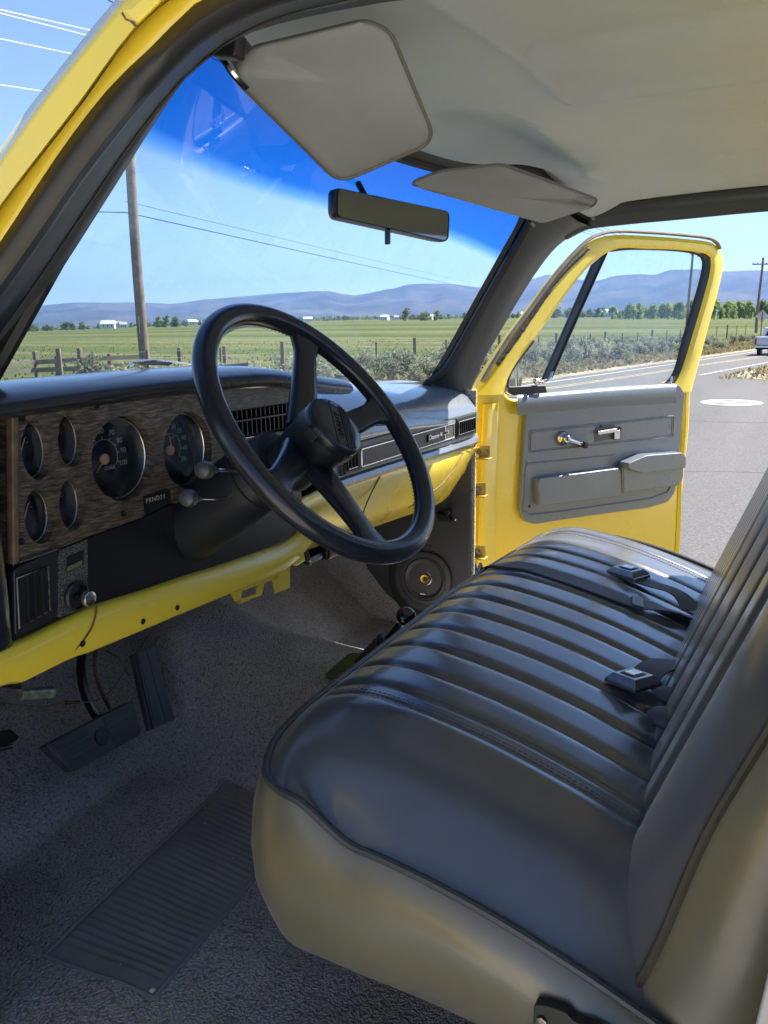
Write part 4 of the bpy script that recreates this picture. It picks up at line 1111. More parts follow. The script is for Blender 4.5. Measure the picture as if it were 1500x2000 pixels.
def pedals():
    PR = simple('pedal rubber', (.055, .06, .07), .5, bs=.2, bscale=200)
    Pg = lambda pts, Y: [onY(Y, *p) for p in pts]
    # accelerator: long ribbed pad
    pts = [onY(.40, 260, 1277), onY(.40, 300, 1262), onY(.32, 342, 1403), onY(.32, 293, 1426)]
    ap = empty('accelerator_pedal', parent=T)
    n = (pts[1]-pts[0]).cross(pts[3]-pts[0]).normalized()
    if n.dot(CAM-pts[0]) < 0: n = -n
    MB().prism(pts, -n*.014).build('pedal_pad', PR, ap, bevel=.002)
    mb = MB()
    for i in range(44):
        t = .03+.94*i/43
        for u0, u1 in ((.20, .55), (.60, .96)):
            a = pts[0].lerp(pts[3], t); b = pts[1].lerp(pts[2], t)
            p, q = a.lerp(b, u0), a.lerp(b, u1); d = (pts[3]-pts[0]).normalized()
            mb.obox(p.lerp(q, .5)+n*.001, (q-p)/2, d*.0009, n*.0022)
    mb.build('pedal_ribs', PR, ap)
    a, b = pts[0].lerp(pts[1], .1), pts[3].lerp(pts[2], .1)
    MB().tube([a+n*.002, b+n*.002], .002, 5).build('pedal_edge', K['rubber'], ap)
    # brake: wide pad with two grooves and a round boss
    bp = empty('brake_pedal', parent=T)
    pts = [onY(.30, 88, 1456), onY(.33, 262, 1366), onY(.31, 277, 1434), onY(.28, 145, 1508)]
    n = (pts[1]-pts[0]).cross(pts[3]-pts[0]).normalized()
    if n.dot(CAM-pts[0]) < 0: n = -n
    MB().prism(roundpoly(pts, .010), -n*.020).build('pedal_pad', PR, bp, bevel=.004, seg=3)
    mb = MB(); c = sum(pts, V())/4
    for i in range(16):
        t = .07+.86*i/15
        if i in (5, 10): continue
        for u0, u1 in ((.05, .40), (.60, .95)):
            a = pts[0].lerp(pts[3], t); b = pts[1].lerp(pts[2], t); p, q = a.lerp(b, u0), a.lerp(b, u1)
            d = (pts[3]-pts[0]).normalized(); mb.obox(p.lerp(q, .5)+n*.0006, (q-p)/2, d*.0012, n*.0024)
    mb.build('pedal_ribs', PR, bp)
    MB().lathe(c, n, [(-.001, .017), (.0015, .017), (.0022, .0155), (.0016, .0150), (.0016, .0)], 28).build('pedal_boss', K['rubber'], bp)
    arm = resample([onY(.40, 162, 1262), onY(.38, 158, 1310), onY(.36, 168, 1360), onY(.34, 190, 1400), onY(.33, 205, 1410)], 16)
    MB().tube(arm, .013, 8, sq=.5, up=(1, 0, 0)).build('pedal_arm', K['satinblack'], bp)
    arm = resample([onY(.44, 188, 1262), onY(.42, 185, 1300), onY(.40, 196, 1345), onY(.37, 215, 1385)], 16)
    MB().tube(arm, .004, 6).build('pedal_arm_edge', K['rust'], bp)
    # clutch / parking pedal at the left edge
    cp = empty('parking_brake_pedal', parent=T)
    pts = [onY(.33, -40, 1432), onY(.33, 22, 1424), onY(.33, 38, 1440), onY(.30, 30, 1448), onY(.28, -40, 1478)]
    MB().prism(roundpoly(pts, .004), (0, .015, -.008)).build('pedal_pad', K['rubber'], cp, bevel=.003)
    mb = MB()
    for i in range(6):
        a = onY(.328-.008*i, -30, 1437+7*i); b = onY(.328-.008*i, 24, 1430+6*i); mb.tube([a, b], .0018, 5)
    mb.build('pedal_ribs', K['rubber'], cp)
    # throttle bracket behind, brass coloured
    MB().tube(resample([onY(.46, 208, 1272), onY(.45, 232, 1285), onY(.44, 243, 1300), onY(.43, 252, 1320)], 10), .006, 6, sq=.4).build('throttle_lever', simple('yellowed zinc', (.16, .12, .04), .5, metal=.4), T)
    # wire and in-line fuse under the dash
    w = empty('loose_wiring', parent=T)
    MB().tube(resample([onY(.20, 305, 1215), onY(.20, 275, 1265), onY(.20, 245, 1308), onY(.19, 215, 1350), onY(.18, 180, 1370), onY(.17, 130, 1372), onY(.16, 80, 1380), onY(.15, 30, 1376), onY(.15, -20, 1370)], 50), .0009, 6).build('thin_wire', simple('brown wire', (.12, .05, .03), .5), w)
    MB().tube([onY(.18, 155, 1371), onY(.18, 128, 1373)], .003, 6).build('wire_splice', K['blackplastic'], w)
    MB().tube([onY(.12, -30, 1335), onY(.12, 40, 1342)], .003, 6).build('thin_wire', K['blackplastic'], w)
    MB().tube([onY(.12, 38, 1356), onY(.12, 102, 1352)], .0085, 14).build('inline_fuse', K['fuse'], w, bevel=.001)
pedals()
# ------------------------------------------------------------------ kick panel with speaker
K['kick'] = simple('dark grey kick panel plastic', (.05, .052, .056), .42, bs=.2, bscale=400)
def kick():
    k = empty('kick_panel', parent=T)
    X = .800
    pts = [onX(X, *p) for p in [(918, 870), (918, 1165), (905, 1190), (880, 1210), (800, 1200), (752, 1158), (718, 1112), (706, 1085), (712, 1040), (740, 1000), (800, 950), (870, 890)]]
    MB().prism([V(p) for p in pts], (.012, 0, 0)).build('panel', K['kick'], k, bevel=.003)
    c = onX(.775, 829, 1131)
    # pod
    e1 = V((0, 0, 1)); ax = V((-1, -.12, .10)).normalized()
    MB().lathe(c+V((.03, 0, -.004)), ax, [(-.03, .150), (-.010, .135), (.006, .118), (.016, .108), (.019, .101), (.018, .094)], 64, e1=(0, 0, 1)).build('speaker_pod', K['kick'], k, angle=60)
    sp = MB().lathe(c+ax*-.006, ax, [(0, .0835), (.0045, .0835), (.0055, .0820), (.0055, .0690), (.0035, .0675), (.0075, .0620), (.0050, .0565), (.001, .0545), (-.010, .022), (-.009, .018)], 64).build('speaker', K['cone'], k, angle=40, label='round black door speaker with a brass centre')
    MB().lathe(c+ax*-.006, ax, [(-.010, .0215), (.000, .0215), (.001, .0195), (-.004, .0185)], 40).build('speaker_ring', K['silver'], sp)
    MB().lathe(c+ax*-.006, ax, [(-.010, .0150), (.003, .0150), (.0055, .0130), (.0050, .0075), (.001, .0055), (-.002, .0040)], 36).build('phase_plug', K['gold'], sp, angle=40)
    e2 = ax.cross(V((0, 0, 1))).normalized(); e3 = e2.cross(ax)
    for a in (35, 130, 215, 312):
        t = math.radians(a); p = c+(e2*math.cos(t)-e3*math.sin(t))*.0765
        MB().lathe(p, ax, [(-.002, .0045), (.0006, .0045), (.0006, .003), (-.001, .0)], 6).build('speaker_screw', K['blackplastic'], sp)
    MB().obox(c+ax*.0008-e3*.047+e2*.004, e2*.008, ax*.0006, e3*.0013).build('speaker_badge', K['silver'], sp)
    MB().box((.812, .02, -.10), (.818, .95, .74)).build('inner_wall', K['carpet'], T)
    MB().box((-.818, .10, -.10), (-.812, .95, .74)).build('inner_wall', K['satinblack'], T)
    # vent lever above
    v = MB().obox(onX(.79, 868, 1010), (.012, 0, 0), (0, .020, 0), (0, .006, .012)).build('vent_lever', K['satinblack'], k, bevel=.003)
    MB().lathe(onX(.776, 874, 1000), (-1, 0, 0), [(-.01, .010), (.004, .010), (.008, .007)], 16).build('lever_knob', K['satinblack'], v)
    MB().tube([onX(.786, 858, 1008), onX(.780, 872, 1018), onX(.786, 882, 1018)], .003, 6).build('lever_rod', K['satinblack'], v)
    MB().lathe(onX(.794, 889, 1014), (-1, 0, 0), [(0, .0045), (.002, .0045), (.003, .003)], 12).build('panel_screw', K['chrome'], k)
    MB().tube([onX(.812, 908, 905), onX(.812, 908, 1010), onX(.812, 906, 1190)], .006, 8).build('door_seal', K['rubber'], T)
    MB().tube([onX(.835, 919, 860), onX(.835, 919, 1010), onX(.835, 919, 1200)], .009, 8).build('door_seal', K['rubber'], T)
kick()
# ------------------------------------------------------------------ transfer case shifter
def shifter():
    s = empty('floor_shifter', parent=T)
    X = .07
    b = onX(X, 712, 1292)
    MB().prism(roundpoly([onX(X-.02, *p)+V((0, 0, .0)) for p in []], .01) if False else roundpoly([V((.00, -.09, fz(.03, -.09)+.006)), V((-.0, .055, fz(0, .055)+.008)), V((.13, .055, fz(.1, .055)+.008)), V((.13, -.09, fz(.1, -.09)+.006))], .025, 6), (0, 0, .004)).build('shifter_plate', K['green'], s, bevel=.001)
    MB().lathe(V((.018, .012, fz(.02, .01)+.012)), (0, 0, 1), [(-.002, .008), (.001, .008), (.001, .0055), (.006, .0050), (.007, 0)], 8).build('plate_bolt', K['chrome'], s)
    base = V((.07, -.02, fz(.07, -.02)+.012)); top = onX(X, 760, 1246); ax = (top-base)
    n = 60; prof = []
    for i in range(n+1):
        t = i/n; prof.append((ax.length*t, (.032-.013*t)+.0035*math.sin(t*2*pi*6)))
    MB().lathe(base, ax, prof, 28).build('shifter_boot', K['rubber'], s, angle=60)
    kb = onX(X, 793, 1204)
    MB().tube([top, top.lerp(kb, .5), kb], [.008, .0075, .006], 10).build('shifter_rod', K['satinblack'], s)
    d = (kb-top).normalized()
    MB().lathe(kb, (CAM-kb).normalized().lerp(d, .35), [(-.018, 0), (-.016, .009), (-.010, .0175), (-.002, .0212), (.004, .0210), (.009, .0185), (.012, .0135), (.0135, .006), (.014, 0)], 36, False, False).build('shifter_knob', simple('gloss black knob', (.004, .004, .006), .06, coat=1, rvar=.03), s)
    MB().lathe(kb-d*.012, d, [(-.010, .008), (-.006, .011), (.0, .010)], 20).build('knob_collar', K['chrome'], s)
shifter()
# ------------------------------------------------------------------ passenger door, standing open
PH = math.radians(54); DH = V((.87, .14, 0)); DN = V((-math.cos(PH), -math.sin(PH), 0)); DD = V((math.sin(PH), -math.cos(PH), 0))
def D(x, y, off=0): return onP(DH+DN*off, DN, x, y)
LN = (DN*math.cos(math.radians(7))+V((0, 0, -math.sin(math.radians(7))))).normalized()      # glass frame leans in
LP = DH+V((0, 0, .73))
def F_(x, y, off=0): return onP(LP+DN*off, V((LN.x, LN.y, -LN.z)), x, y)
def door():
    d = empty('passenger_door', parent=T)
    # inner shell
    out = [D(*p) for p in [(938, 762), (965, 735), (1000, 757), (1342, 748), (1347, 762)]]
    u = lambda uu, z, off=0: DH+DD*uu+DN*off+V((0, 0, z))
    out = [u(.10, .70), u(.115, .745), u(.20, .735), u(.235, .695), u(.95, .675), u(.97, .715), u(1.00, .715), u(1.012, .70), u(1.018, .55), u(1.006, .30), u(1.012, .0), u(1.0, -.13), u(.15, -.13), u(.12, .10)]
    MB().prism(roundpoly(out, .02), -DN*.11).build('door_shell', K['yellow'], d, bevel=.010, seg=3, label='yellow inner shell of the open passenger door')
    out2 = [u(.06, .70, -.112), u(1.03, .66, -.112), u(1.03, -.17, -.112), u(.06, -.17, -.112)]
    MB().prism(roundpoly(out2, .03), -DN*.02).build('door_skin', K['yellow'], d, bevel=.006, seg=3)
    # pressed fold near the hinge edge and along the rear edge
    rows = []
    fold = [[(943, 790), (938, 870), (934, 960), (930, 1060), (928, 1140)], [(962, 788), (958, 870), (955, 960), (952, 1060), (950, 1140)], [(974, 786), (971, 870), (968, 960), (966, 1060), (965, 1140)]]
    a, b, c = [resample([D(*p, o) for p in f], 20) for f, o in zip(fold, (.001, .014, .002))]
    MB().loft([a, [q+DN*.011 for q in a], b, c]).build('door_edge_fold', K['yellow'], d, angle=25)
    e = [[(1333, 770), (1331, 850), (1325, 930), (1322, 1010), (1318, 1090)], [(1341, 768), (1339, 850), (1332, 930), (1330, 1010), (1326, 1090)]]
    a, b = [resample([D(*p, o) for p in f], 20) for f, o in zip(e, (.002, .010))]
    MB().loft([a, b, [q-DN*.012 for q in b]]).build('door_edge_fold', K['yellow'], d, angle=25)
    # glass frame: lofted between the outer silhouette and the opening
    o_ = [(925, 772), (960, 714), (1000, 655), (1033, 612), (1067, 566), (1100, 524), (1133, 489), (1160, 468), (1200, 459), (1267, 461), (1333, 466), (1383, 472), (1401, 482), (1411, 500), (1412, 525), (1400, 579), (1387, 625), (1373, 679), (1362, 720), (1350, 765)]
    i_ = [(984, 770), (992, 742), (1015, 700), (1043, 663), (1072, 623), (1100, 583), (1133, 540), (1162, 510), (1205, 486), (1267, 486), (1325, 488), (1367, 493), (1386, 500), (1389, 516), (1384, 545), (1371, 593), (1354, 650), (1338, 703), (1326, 735), (1308, 765)]
    n = 70
    O = resample([F_(*p) for p in o_], n); I = resample([F_(*p) for p in i_], n)
    m1 = [a.lerp(b, .35)+DN*.010 for a, b in zip(O, I)]; m2 = [a.lerp(b, .78)+DN*.009 for a, b in zip(O, I)]
    Ib = [p-DN*.03 for p in I]; Ob = [p-DN*.035 for p in O]
    MB().loft([Ob, O, m1, m2, I, Ib]).build('window_frame', K['yellow'], d, angle=30, label='yellow frame round the door window')
    # old weatherstrip with torn adhesive along the outer edge
    ws = resample([F_(*p, .010) for p in [(942, 745), (965, 706), (1000, 652), (1033, 608), (1067, 561), (1100, 519), (1133, 483), (1160, 462), (1200, 452), (1267, 454), (1333, 459), (1383, 465), (1400, 474), (1406, 486)]], 60)
    MB().tube(ws, .0095, 8, sq=.6).build('weatherstrip', simple('aged beige rubber', (.16, .14, .11), .7, var=.4, vs=20), d, label='aged weatherstrip along the top edge of the door frame')
    rnd = random.Random(5); mb = MB()
    tw = resample([F_(*p, .013) for p in [(970, 712), (1000, 672), (1040, 615), (1080, 556), (1115, 517), (1150, 484)]], 70)
    rows = [[], []]
    for i, p in enumerate(tw):
        side = V((.35, .1, -.9)); w = .005+.007*abs(noise.noise(V((i*.33, 0, 1))))*(1-.6*i/70)+.003*rnd.random()
        q = tw[min(i+1, 69)]-tw[max(i-1, 0)]; s = q.cross(DN).normalized()
        if s.z > 0: s = -s
        rows[0].append(p-s*.006); rows[1].append(p+s*w)
    MB().loft(rows).build('torn_adhesive', simple('dark adhesive', (.035, .022, .02), .6, var=.6, vs=90), d, solid=.0015)
    # black run channel inside the opening
    ch = resample([F_(*p, -.004) for p in [(1372, 500), (1378, 512), (1377, 530), (1367, 580), (1354, 625), (1338, 680), (1326, 722), (1313, 748)]], 30)
    oo = resample([F_(*p, -.006) for p in [(1367, 492), (1386, 499), (1390, 516), (1385, 545), (1372, 593), (1355, 650), (1339, 703), (1327, 735), (1312, 752)]], 30)
    ii = resample([F_(*p, -.006) for p in [(1366, 499), (1374, 503), (1377, 517), (1370, 553), (1354, 607), (1337, 665), (1325, 712), (1314, 738), (1296, 754)]], 30)
    MB().loft([[p-DN*.014 for p in oo], oo, [a.lerp(b, .5)+DN*.005 for a, b in zip(oo, ii)], ii, [p-DN*.014 for p in ii]]).build('run_channel', K['rubber'], d)
    MB().tube([D(*p, .003) for p in [(1064, 768), (1180, 760), (1300, 751)]], .004, 8).build('belt_seal', K['rubber'], d)
    ch = resample([F_(*p, -.01) for p in [(1190, 490), (1230, 486), (1290, 487), (1340, 491), (1370, 499)]], 20)
    MB().tube(ch, .004, 6).build('run_channel', K['rubber'], d)
    # division bar of the vent window
    q = [F_(1158, 517, -.012), F_(1188, 492, -.012), F_(1079, 738, -.012), F_(1060, 742, -.012)]
    MB().prism(q, -DN*.012).build('division_bar', K['satinblack'], d, bevel=.002)
    MB().tube([F_(1186, 494, -.008), F_(1120, 640, -.008), F_(1078, 738, -.008)], .0022, 6).build('division_bar_edge', K['rubber'], d)
    vb = MB().prism([D(*p, .004) for p in [(990, 755), (1062, 752), (1066, 768), (1000, 772), (991, 767)]], DN*.010).build('vent_sill', K['rubber'], d, bevel=.003)
    MB().tube(resample([F_(*p, .0) for p in [(991, 758), (994, 738), (1008, 712), (1043, 666)]], 16), .003, 6).build('vent_seal', K['rubber'], d)
    # panes
    g1 = resample([F_(*p, -.018) for p in i_[:9]], 20)
    MB().prism([F_(*p, -.018) for p in [(986, 765), (993, 740), (1043, 661), (1100, 581), (1160, 510), (1172, 500), (1066, 748)]], DN*.003).build('vent_glass', K['glass'], d)
    MB().prism([F_(*p, -.020) for p in [(1066, 765), (1182, 498), (1205, 484), (1330, 487), (1372, 500), (1376, 522), (1350, 640), (1310, 765)]], DN*.003).build('window_glass', K['glass'], d)
    # vent latch
    lt = empty('vent_latch', parent=d)
    MB().lathe(D(1050, 745, .014), DN, [(-.008, .010), (.004, .010), (.008, .006)], 20).build('latch_pivot', K['chrome'], lt)
    MB().tube(resample([D(1050, 745, .020), D(1064, 746, .024), D(1074, 738, .024), D(1079, 726, .020)], 14), [.007-.0002*i for i in range(14)], 10, sq=.6).build('latch_handle', K['chrome'], lt)
    MB().lathe(D(1046, 744, .024), DN, [(-.006, .007), (.006, .007), (.008, .005)], 16).build('latch_knob', K['chrome'], lt)
    # grey inner panel
    pp = [(1006, 773), (1320, 751), (1331, 768), (1328, 800), (1322, 870), (1318, 930), (1312, 960), (1298, 979), (1260, 990), (1100, 1012), (1040, 1022), (1018, 1016), (1009, 992), (1014, 910), (1020, 830), (1023, 796)]
    P_ = roundpoly([D(*p, .004) for p in pp], .012)
    panel = MB().prism(P_, DN*.016).build('door_panel', K['grey'], d, bevel=.006, seg=4, label='blue grey moulded inner panel of the passenger door')
    # rolled top edge, catches the sun
    tr = [[D(*p, o) for p in [(1010, 773+dy), (1100, 766+dy), (1200, 758+dy), (1321, 751+dy)]] for o, dy in ((.0, -3), (.020, -1), (.030, 8), (.032, 22), (.024, 33), (.018, 38))]
    MB().loft([resample(t, 20) for t in tr]).build('panel_top_roll', K['grey'], panel, angle=80)
    def lip(pts, r=.0022, off=.0205, closed=True, rr=.008):
        q = roundpoly([D(*p, off) for p in pts], rr, 4) if closed else [D(*p, off) for p in pts]
        MB().tube(q, r, 8, closed=closed).build('panel_moulding', K['grey'], panel)
    rec = [(1034, 842), (1317, 812), (1315, 853), (1034, 884)]
    lip(rec, .0024); lip([(x+(3 if x < 1100 else -4), y+(3 if y < 850 and x < 1100 or y < 820 else -3)) for x, y in rec], .0014)
    lip([(1022, 1000), (1034, 1007), (1100, 999), (1270, 974), (1303, 962), (1311, 948)], .0035, .021, False)
    lip([(1022, 1000), (1026, 930), (1029, 900)], .002, .021, False)
    lip([(1030, 906), (1100, 899), (1200, 889)], .0025, .021, False)
    # map pocket and armrest
    pk = [(1042, 932), (1202, 912), (1208, 966), (1044, 986)]
    a = roundpoly([D(*p, .018) for p in pk], .012); c = sum(a, V())/len(a)
    MB().prism(a, DN*.026).build('map_pocket', K['grey'], panel, bevel=.007, seg=4)
    ar = [(1203, 908), (1246, 888), (1318, 884), (1322, 912), (1322, 930), (1312, 946), (1240, 955), (1204, 962)]
    a = roundpoly([D(*p, .018) for p in ar], .012); c = sum(a, V())/len(a)
    MB().prism(a, DN*.034).build('armrest_base', K['grey'], panel, bevel=.007, seg=4)
    ar = [(1208, 902), (1246, 886), (1316, 881), (1322, 890), (1321, 911), (1240, 921), (1212, 913)]
    a = roundpoly([D(*p, .030) for p in ar], .010); c = sum(a, V())/len(a)
    MB().prism(a, DN*.044).build('armrest', K['grey'], panel, bevel=.008, seg=4)
    for x, y in ((1034, 989), (1112, 973)):
        MB().lathe(D(x, y, .021), DN, [(0, .004), (.0012, .004), (.002, .002)], 10).build('panel_screw', K['hole'], panel)
    # window crank
    wc = empty('window_crank', parent=d); c = D(1098, 856, .02)
    MB().lathe(c, DN, [(0, .024), (.006, .024), (.012, .019), (.022, .014), (.030, .013), (.034, .009), (.035, 0)], 32).build('crank_boss', K['chrome'], wc, angle=50)
    e = D(1138, 868, .030)
    MB().tube([c+DN*.024, c.lerp(e, .3)+DN*.018, e], [.0125, .011, .0085], 12, sq=.8).build('crank_arm', K['chrome'], wc)
    MB().lathe(e-DN*.002, DN, [(-.003, .0085), (.002, .0105), (.016, .0115), (.021, .0105), (.0225, .007), (.0225, 0)], 20).build('crank_knob', K['blackplastic'], wc)
    # release handle in its recess
    rh = empty('door_handle', parent=d)
    MB().prism(roundpoly([D(*p, .0205) for p in [(1163, 833), (1201, 826), (1201, 856), (1161, 864)]], .004), DN*.0008).build('handle_recess', simple('shadow grey plastic', (.09, .10, .12), .5), rh)
    MB().prism([D(*p, .021) for p in [(1200, 836), (1212, 834), (1212, 857), (1199, 859)]], DN*.003).build('handle_slot', K['hole'], rh)
    MB().prism(roundpoly([D(*p, .028) for p in [(1165, 842), (1203, 836), (1203, 843), (1166, 849)]], .002), DN*.008).build('handle_lever', simple('dull handle chrome', (.30, .30, .31), .25, metal=1, var=.05), rh, bevel=.002)
    MB().prism([D(*p, .022) for p in [(1196, 841), (1208, 839), (1208, 857), (1196, 858)]], DN*.010).build('handle_pivot', bpy.data.materials['dull handle chrome'], rh, bevel=.002)
    MB().lathe(D(1173, 832, .021), DN, [(0, .004), (.002, .004), (.003, .002)], 8).build('handle_screw', K['hole'], rh)
    # lock knob
    lk = MB().lathe(D(1309, 758, .012), (0, 0, 1), [(-.002, .011), (.001, .011), (.001, .004)], 20).build('lock_ferrule', K['chrome'], d)
    MB().tube([D(1309, 758, .012), D(1312, 735, .012)], .0032, 10).build('lock_knob', K['chrome'], lk)
    # hinges
    for (x, y) in ((938, 885), (930, 958), (930, 1080)):
        h = empty('door_hinge', parent=d)
        p = onX(.868, x, y)
        MB().obox(p+V((.008, -.010, -.016)), (.018, 0, 0), (0, .020, 0), (0, 0, .002)).build('hinge_leaf', simple('worn yellow hinge', (.42, .30, .08), .5, var=.4, vs=50) if x == 938 else bpy.data.materials['worn yellow hinge'], h, bevel=.001)
        MB().obox(p+V((.012, -.008, .004)), (.002, 0, 0), (0, .018, 0), (0, 0, .019)).build('hinge_leaf', bpy.data.materials['worn yellow hinge'], h, bevel=.003)
        for k, dy in enumerate((.012, -.012) if x == 938 else (.0,)):
            MB().lathe(p+V((.009, dy-.004, .002)), (-1, -.2, 0), [(-.002, .0095), (.001, .0095), (.001, .0065), (.006, .0062), (.007, .004)], 6).build('hinge_bolt', K['bolt'], h)
    # pressed mark and decal at the bottom
    MB().prism(roundpoly([D(*p, .001) for p in [(1262, 1072), (1296, 1068), (1298, 1100), (1262, 1104)]], .004), DN*.0015).build('door_label', simple('yellow label', (.62, .44, .05), .5), d)
    MB().prism([D(*p, .003) for p in [(1282, 1073), (1291, 1072), (1291, 1075), (1282, 1076)]], DN*.0006).build('label_print', K['hole'], d)
    # outside mirror seen through the vent window
    om = empty('side_mirror', parent=d)
    MB().tube([D(1010, 760, -.17), D(1008, 700, -.17)], .007, 10).build('mirror_post', K['chrome'], om)
    c = D(996, 742, -.20); MB().lathe(c, (-DN).lerp(DD, -.3), [(-.01, .05), (.0, .052), (.02, .045), (.03, .02)], 28).build('mirror_head', K['chrome'], om)
door()
def driver_door():
    # the open driver door stands to the left of the camera; the sunlit yellow face colours the seat side
    d = empty('driver_door', parent=T); h = V((-.90, .10, 0)); a = math.radians(58)
    dd = V((-math.sin(a), -math.cos(a), 0)); nn = V((math.cos(a), -math.sin(a), 0))
    u = lambda uu, z, off=0: h+dd*uu+nn*off+V((0, 0, z))
    MB().prism(roundpoly([u(.02, .72), u(1.0, .70), u(1.0, -.13), u(.02, -.13)], .03), -nn*.11).build('door_shell', K['yellow'], d, bevel=.01)
    MB().prism(roundpoly([u(.14, .68, .004), u(.92, .68, .004), u(.92, .30, .004), u(.14, .30, .004)], .03), nn*.016).build('door_panel', K['grey'], d, bevel=.006)
    fr = [u(.06, .70), u(.45, 1.14), u(.96, 1.14), u(1.0, .70)]
    MB().tube(resample([fr[0], fr[0].lerp(fr[1], .5), fr[1], fr[1].lerp(fr[2], .5), fr[2], fr[3]], 40), .018, 8).build('window_frame', K['yellow'], d)
driver_door()
# ------------------------------------------------------------------ front of the truck: bonnet, cowl, wings, wipers, wheels, bed
def front():
    MB().grid(lambda a, b: V((-.78+1.56*a, .62+1.25*b, .690-.045*b-.025*abs(2*a-1)**3)), 20, 20).build('hood', K['yellow'], T, solid=.004)
    MB().grid(lambda a, b: V((-.84+1.68*a, .24+.38*b, .715-.0*b-.01*abs(2*a-1)**2)), 20, 4).build('cowl', K['satinblack'], T, solid=.004)
    for s in (-1, 1):
        MB().prism([V((s*.84, .22, .70)), V((s*.84, 1.90, .64)), V((s*1.0, 1.90, .55)), V((s*1.0, 1.72, .30)), V((s*1.0, 1.50, .28)), V((s*1.0, 1.2, -.05)), V((s*1.0, .16, -.12)), V((s*1.0, .16, .62))][:2]+[V((s*.84, 1.90, -.1)), V((s*.84, .22, -.1))], (s*.16, 0, -.03)).build('front_fender', K['yellow'], T, bevel=.03, seg=3)
        MB().prism([V((s*.84, -1.15, .50)), V((s*.84, -3.0, .50)), V((s*.84, -3.0, -.12)), V((s*.84, -1.15, -.12))], (s*.16, 0, 0)).build('bed_side', K['yellow'], T, bevel=.03, seg=3)
        for y in (1.05, -2.0):
            w = MB().lathe((s*.80, y, GZ+.39), (s, 0, 0), [(-.12, .25), (-.11, .37), (-.07, .39), (.07, .39), (.11, .37), (.12, .25), (.10, .22)], 40).build('wheel', K['rubber'], T)
            MB().lathe((s*.80, y, GZ+.39), (s, 0, 0), [(.06, .23), (.10, .215), (.07, .18), (.08, .08), (.12, .07), (.12, 0)], 32).build('wheel_rim', K['silver'], w)
    MB().box((-.83, -3.0, -.10), (.83, -1.15, -.04)).build('bed_floor', K['yellow'], T)
    MB().box((-.83, -3.05, -.12), (.83, -3.0, .50)).build('tailgate', K['yellow'], T, bevel=.01)
    MB().box((-.95, 1.86, -.10), (.95, 1.95, .56)).build('grille', K['silver'], T, bevel=.02)
    MB().box((-1.0, 1.96, -.30), (1.0, 2.08, -.12)).build('front_bumper', K['chrome'], T, bevel=.02)
    MB().box((-.84, -1.10, -.16), (.84, .60, -.04)).build('floor_pan', K['satinblack'], T)
    MB().box((-.80, .93, -.12), (.80, .95, .70)).build('firewall', K['satinblack'], T)
    # wipers parked across the bottom of the windshield
    wpn = empty('wiper', parent=T)
    g = lambda x, y, Y=.42: onY(Y, x, y)
    MB().tube([g(188, 733, .46), g(300, 724, .45), g(400, 719, .42), g(483, 711, .40)], .0045, 6).build('wiper_blade', K['satinblack'], wpn)
    MB().tube(resample([g(250, 716, .44), g(275, 705, .44), g(330, 706, .43), g(395, 716, .42)], 12), .0055, 6, sq=.5).build('wiper_arm', K['silver'], wpn)
    MB().prism([g(265, 708, .43), g(300, 703, .43), g(342, 708, .43), g(330, 714, .43), g(275, 713, .43)], (0, .01, 0)).build('wiper_bracket', K['satinblack'], wpn)
    w2 = empty('wiper', parent=T)
    MB().tube([g(655, 733, .40), g(700, 740, .40), g(742, 748, .38)], .004, 6).build('wiper_blade', K['satinblack'], w2)
front()
# ------------------------------------------------------------------ outside: ground, road, fields, hills
def azel(x, y):
    d = ray(x, y); return math.degrees(math.atan2(d.x, d.y)), d.z/math.hypot(d.x, d.y)
RISE = [(-180, .0), (20, -.001), (36, -.001), (47, .005), (60, .010), (75, .0105), (87, .0082), (100, .008), (130, .004), (180, 0)]
def gz(x, y):
    dx, dy = x-CAM.x, y-CAM.y; r = math.hypot(dx, dy)
    if r < 62: return GZ
    az = math.degrees(math.atan2(dx, dy)); t = interp(RISE, az)
    q = r-62
    z = GZ+1.67*(1-math.exp(-q/150))+t*(q-40*(1-math.exp(-q/40)))
    z += .5*noise.noise(V((x*.004, y*.004, 0)))*min(1, q/300)*min(6, r/400)
    return z
def road_edge(x): return 6.96-.133*(x-22.6)+(.0 if x > 22.6 else .0006*(22.6-x)**2)
def m_field():
    m, nt, b = mat('grass fields'); tc = N(nt, 'ShaderNodeTexCoord')
    mp = N(nt, 'ShaderNodeMapping'); mp.inputs['Rotation'].default_value = (0, 0, math.radians(28)); mp.inputs['Scale'].default_value = (.034, .0035, .05); L(nt, tc.outputs['Object'], mp.inputs[0])
    n = noise_t(nt, mp.outputs[0], 1.0, 6, .6)
    r = ramp(nt, n.outputs[0], [(.36, (.066, .090, .026)), (.47, (.095, .115, .036)), (.54, (.16, .155, .068)), (.60, (.080, .10, .032)), (.70, (.19, .17, .095))])
    n2 = noise_t(nt, tc.outputs['Object'], .9, 8, .7); r2 = ramp(nt, n2.outputs[0], [(.3, .7), (.7, 1.25)])
    mx = N(nt, 'ShaderNodeMix'); mx.data_type = 'RGBA'; mx.blend_type = 'MULTIPLY'; mx.inputs[0].default_value = 1
    L(nt, r.outputs[0], mx.inputs[6]); L(nt, r2.outputs[0], mx.inputs[7]); L(nt, mx.outputs[2], b.inputs['Base Color'])
    b.inputs['Roughness'].default_value = .95; b.inputs['Specular IOR Level'].default_value = .1
    bump(nt, b, n2.outputs[0], .6, .3); return m
